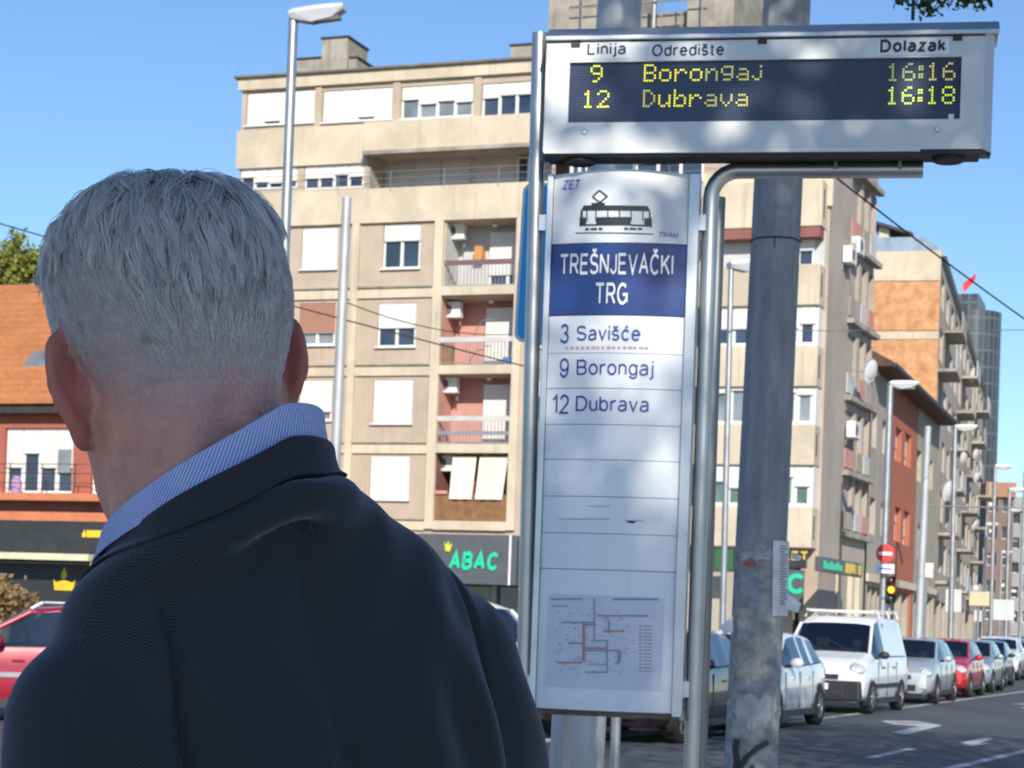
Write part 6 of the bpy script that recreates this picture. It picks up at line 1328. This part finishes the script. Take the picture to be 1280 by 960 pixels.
# lapels, front opening, pocket flaps, buttons (turned away from us)
for sg in (1, -1):
    m = MB(); pts_ = [(sg*.062, .150, 1.375), (sg*.12, .185, 1.30), (sg*.085, .205, 1.23), (sg*.012, .232, 1.02), (sg*.018, .222, 1.15), (sg*.045, .18, 1.30)]
    pp = []
    for q in pts_:
        loc, no, _, _ = bj.find_nearest(Vector(q)); pp.append(loc+no*.006)
    m.add(pp, [tuple(range(6))]); o = m.build('lapel', M_SUIT, MAN, fixn=False); k_ = o.modifiers.new('th', 'SOLIDIFY'); k_.thickness = .004
for z in (1.0, .88):
    loc, no, _, _ = bj.find_nearest(Vector((.0, .26, z))); MB().lathe([(0, .006), (.009, .006), (.011, 0)], loc, 'y', 14).build('button', M_TRIM, MAN)
# trousers, shoes, hands
def trousers_sdf(P):
    S = P.copy(); S[..., 0] = np.abs(P[..., 0]); d = ellip(P, (0, .095, .82), (.165, .115, .16)); d = smin(d, capsule(S, (.085, .09, .80), (.095, .10, .42), .092, .066), .05); d = smin(d, capsule(S, (.095, .10, .42), (.10, .085, .06), .064, .056), .03)
    return smax(d, .035-P[..., 2], .006)+.003*np.sin(P[..., 2]*55+P[..., 0]*30)*np.exp(-((P[..., 2]-.15)/.12)**2)
V3, F3 = field(trousers_sdf, (-.22, -.08, .01), (.22, .27, .98), .009); np_mesh('trousers', V3, F3, M_SUIT, MAN)
M_SHOE = pm('black_shoe_leather', (.015, .013, .012), .3, var=.2)
for sg in (1, -1):
    def shoe(P): q = P-np.array([sg*.10, .09, 0]); d = ellip(q, (0, -.01, .035), (.042, .07, .05)); d = smin(d, ellip(q, (sg*.006, .10, .026), (.046, .10, .035)), .03); d = smin(d, capsule(q, (0, -.02, .03), (0, -.015, .10), .038, .034), .02); return smax(d, .002-P[..., 2], .003)
    V4, F4 = field(shoe, (sg*.10-.08, -.02, -.005), (sg*.10+.08, .32, .14), .006); np_mesh('shoe', V4, F4, M_SHOE, MAN)
    wr_ = np.array([sg*.212, .196, .79])
    def hand(P):
        q = P-wr_; q = q.copy(); q[..., 0] *= sg; d = capsule(q, (0, -.01, .05), (0, .004, -.02), .024, .026); pal = ellip(q, (-.002, .012, -.055), (.017, .040, .050)); d = smin(d, pal, .015)
        for yo, L1, r in ((.040, .072, .0088), (.018, .080, .0092), (-.004, .074, .0088), (-.024, .058, .0078)):
            a = (0, yo, -.088); b = (-.006, yo+.004, -.088-L1*.5); c = (-.026, yo+.006, -.088-L1*.93); d = smin(d, smin(capsule(q, a, b, r, r*.92), capsule(q, b, c, r*.92, r*.75), .004), .006)
        d = smin(d, smin(capsule(q, (-.006, .036, -.03), (-.020, .062, -.062), .012, .010), capsule(q, (-.020, .062, -.062), (-.026, .068, -.095), .010, .008), .004), .010); return d
    V5, F5 = field(hand, wr_-np.array([.06, .07, .19]), wr_+np.array([.06, .10, .06]), .004); np_mesh('hand', V5, F5, BODY.data.materials[0], MAN)
    for nm_, arr in (('scalp', 0), ('ear', 0)): pass
# ================================================================== trees
def mat_leaf(name, c0, c1):
    t = NT(name); oi = t.noise(t.coord(), 1.3, 3); b = t.noise(t.coord(), 14, 2); c = t.ramp(t.math('MULTIPLY_ADD', b, .5), [(.2, c0), (.75, c1)]); t.t.nodes[-2].inputs[2].default_value = .25
    t.l(oi, t.t.nodes[-2].inputs[0]) if False else None
    t.color(c); t.set(Roughness=.5, Specular_IOR_Level=.35); out = t.t.nodes['Material Output']; tl = t.n('ShaderNodeBsdfTranslucent'); t.l(c, tl.inputs[0]); mx = t.n('ShaderNodeMixShader'); mx.inputs[0].default_value = .3; t.l(t.p.outputs[0], mx.inputs[1]); t.l(tl.outputs[0], mx.inputs[2]); t.l(mx.outputs[0], out.inputs[0]); return t.m
M_BARK = pm('tree_bark', (.14, .11, .08), .9, var=.35, vs_=5, bump=.8, bs=14)
M_LEAFD = mat_leaf('dark_green_leaves', (.025, .055, .012), (.08, .13, .03)); M_LEAFY = mat_leaf('yellow_green_leaves', (.14, .18, .03), (.36, .38, .08)); M_DRY = mat_leaf('dry_straw_leaves', (.22, .13, .06), (.46, .32, .17))
def leaves(centers, n, spread, size, rng, keep=None):
    c = centers[rng.integers(0, len(centers), n)]; p = c+rng.normal(size=(n, 3))*spread
    if keep is not None: p = p[keep(p)]; n = len(p)
    a = rng.normal(size=(n, 3)); a /= np.linalg.norm(a, axis=1)[:, None]; b = rng.normal(size=(n, 3)); b -= (a*b).sum(1)[:, None]*a; b /= np.linalg.norm(b, axis=1)[:, None]; s = (size*rng.uniform(.6, 1.3, n))[:, None]; w = np.cross(a, b)*s*.12
    V = np.stack([p-a*s*.5, p+b*s*.3+w, p+a*s*.5, p-b*s*.3+w], 1).reshape(-1, 3); return V, np.arange(n*4).reshape(-1, 4)
def tree(name, label, base, h, crown_c, crown_r, nclump, nleaf, size, spread, lm, seed, keep=None, trunk_r=.2):
    rng = np.random.default_rng(seed); base = Vector(base); t = thing(name, label, 'tree', base); cc = np.array(crown_c)-np.array(base); cr = np.array(crown_r)
    d = rng.normal(size=(nclump, 3)); d /= np.linalg.norm(d, axis=1)[:, None]; cl = cc+d*cr*(rng.random(nclump)**.45)[:, None]
    tk = MB(); top = Vector(cc*np.array([.6, .6, 1])); tk.path([(0,0,0), (top.x*.1, top.y*.1, top.z*.35), (top.x*.4, top.y*.4, top.z*.7), top], [trunk_r, trunk_r*.8, trunk_r*.6, trunk_r*.3], 12); tk.build('trunk', M_BARK, t, smooth=True)
    for i in range(0, nclump, max(1, nclump//26)):
        e = Vector(cl[i]); s_ = top*.62; mid = s_.lerp(e, .5)+Vector((0, 0, .2)); MB().path([s_, mid, e], [trunk_r*.32, trunk_r*.2, trunk_r*.06], 7).build('limb', M_BARK, t, smooth=True)
    bs = np.array(base); kp = (lambda p: keep(p+bs)) if keep else None
    V, Fq = leaves(cl, nleaf, spread, size, rng, kp); tag(np_mesh('crown', V, Fq, lm, t, smooth=False), kind='stuff'); return t
def offview(p):     # leave the air in front of the lens free
    Y = p[:, 1]; inx = np.abs(p[:, 0]-.0*Y) < .30*np.maximum(Y, 0)+.5; low = p[:, 2] < 1.75+.335*np.maximum(Y, 0)+.25*(Y < 0)*0; return ~((Y > -.8) & inx & low) & (p[:, 2] > 2.6)
tree('shade_tree', 'broad leafy tree behind the viewer whose shade falls on the man', (2.6, -8.5, .12), 9, (.75, -7.2, 6.9), (1.65, 1.8, 2.7), 90, 24000, .17, .42, M_LEAFD, 3, offview, .2)
tree('shade_tree', 'leafy tree spreading overhead between the viewer and the stop', (5.0, .5, .0), 9, (2.5, .7, 8.1), (2.9, 3.4, 1.7), 110, 12500, .17, .36, M_LEAFD, 14, offview, .18)
tree('shade_tree', 'leafy street tree right of the stop shading the road', (7.5, 8.0, 0), 10, (6.6, 9.5, 9.0), (5.2, 5.6, 2.6), 110, 8500, .2, .42, M_LEAFD, 4, offview, .2)
# one drooping branch tip of the street tree reaching into the top right corner
rng = np.random.default_rng(9); tw = thing('hanging_branch', 'leafy branch tip hanging into the top right corner', 'branch', at(1190, -60, 8.0)); o_ = np.array(tw.location)
cl = np.array([np.array(at(x, y, 8.0))-o_ for x, y in ((1128, -2), (1150, 6), (1165, 14), (1180, 4), (1195, 8), (1210, 3), (1228, 5), (1160, 2), (1175, -8), (1215, -8))])
MB().path([(0, 0, .1), cl[4]*.6, cl[3], cl[2]], [.012, .008, .005, .002], 6).build('twig', M_BARK, tw); MB().path([(.05, 0, .1), cl[6]], [.008, .003], 6).build('twig', M_BARK, tw); MB().path([(0, 0, .1), (.8, .05, .75), (2.4, .1, 1.6), Vector((7.2, 8.2, 6.2))-Vector(o_)], [.012, .02, .035, .06], 8).build('bough', M_BARK, tw, smooth=True)
V, Fq = leaves(cl, 210, .016, .034, rng); tag(np_mesh('leaf_spray', V, Fq, M_LEAFD, tw, smooth=False), kind='stuff')
a_ = at(1143, -40, 8.6)+Vector((.25, .1, 3.2)); b_ = at(1141, 25, 8.6); o = MB().path([a_, at(1143, -40, 8.6), b_], .008, 8).build('hanging_cable', M_WIRE); tag(o, 'short dark cable end hanging beside the branch tip', 'cable')
# tree behind the red house, dry planter bush
p = at(10, 760, 88); ctr = at(8, 332, 88); tree('round_tree', 'yellow green tree showing above the orange roof', (p.x, p.y, 0), 16, (ctr.x, ctr.y, ctr.z-.6), (1.7, 1.5, 2.0), 46, 5200, .26, .22, M_LEAFY, 6, None, .3)
p = at(6, 790, 66); bu = thing('dry_bush', 'straw coloured dry bush before the black shopfront', 'plant', (p.x-.3, p.y, .13)); rng = np.random.default_rng(2)
cl = rng.normal(size=(40, 3))*np.array([.42, .35, .24])+np.array([0, 0, 1.45]); V, Fq = leaves(cl, 2600, .18, .2, rng); tag(np_mesh('foliage', V, Fq, M_DRY, bu, smooth=False), kind='stuff')
MB().lathe([(.0, 0), (.45, 0), (.55, .8), (.5, .8), (.42, .05)], axis='z', n=20).build('planter', M_CONC, bu); MB().path([(0, 0, .6), (.1, 0, 1.8)], .04, 6).build('stem', M_BARK, bu)
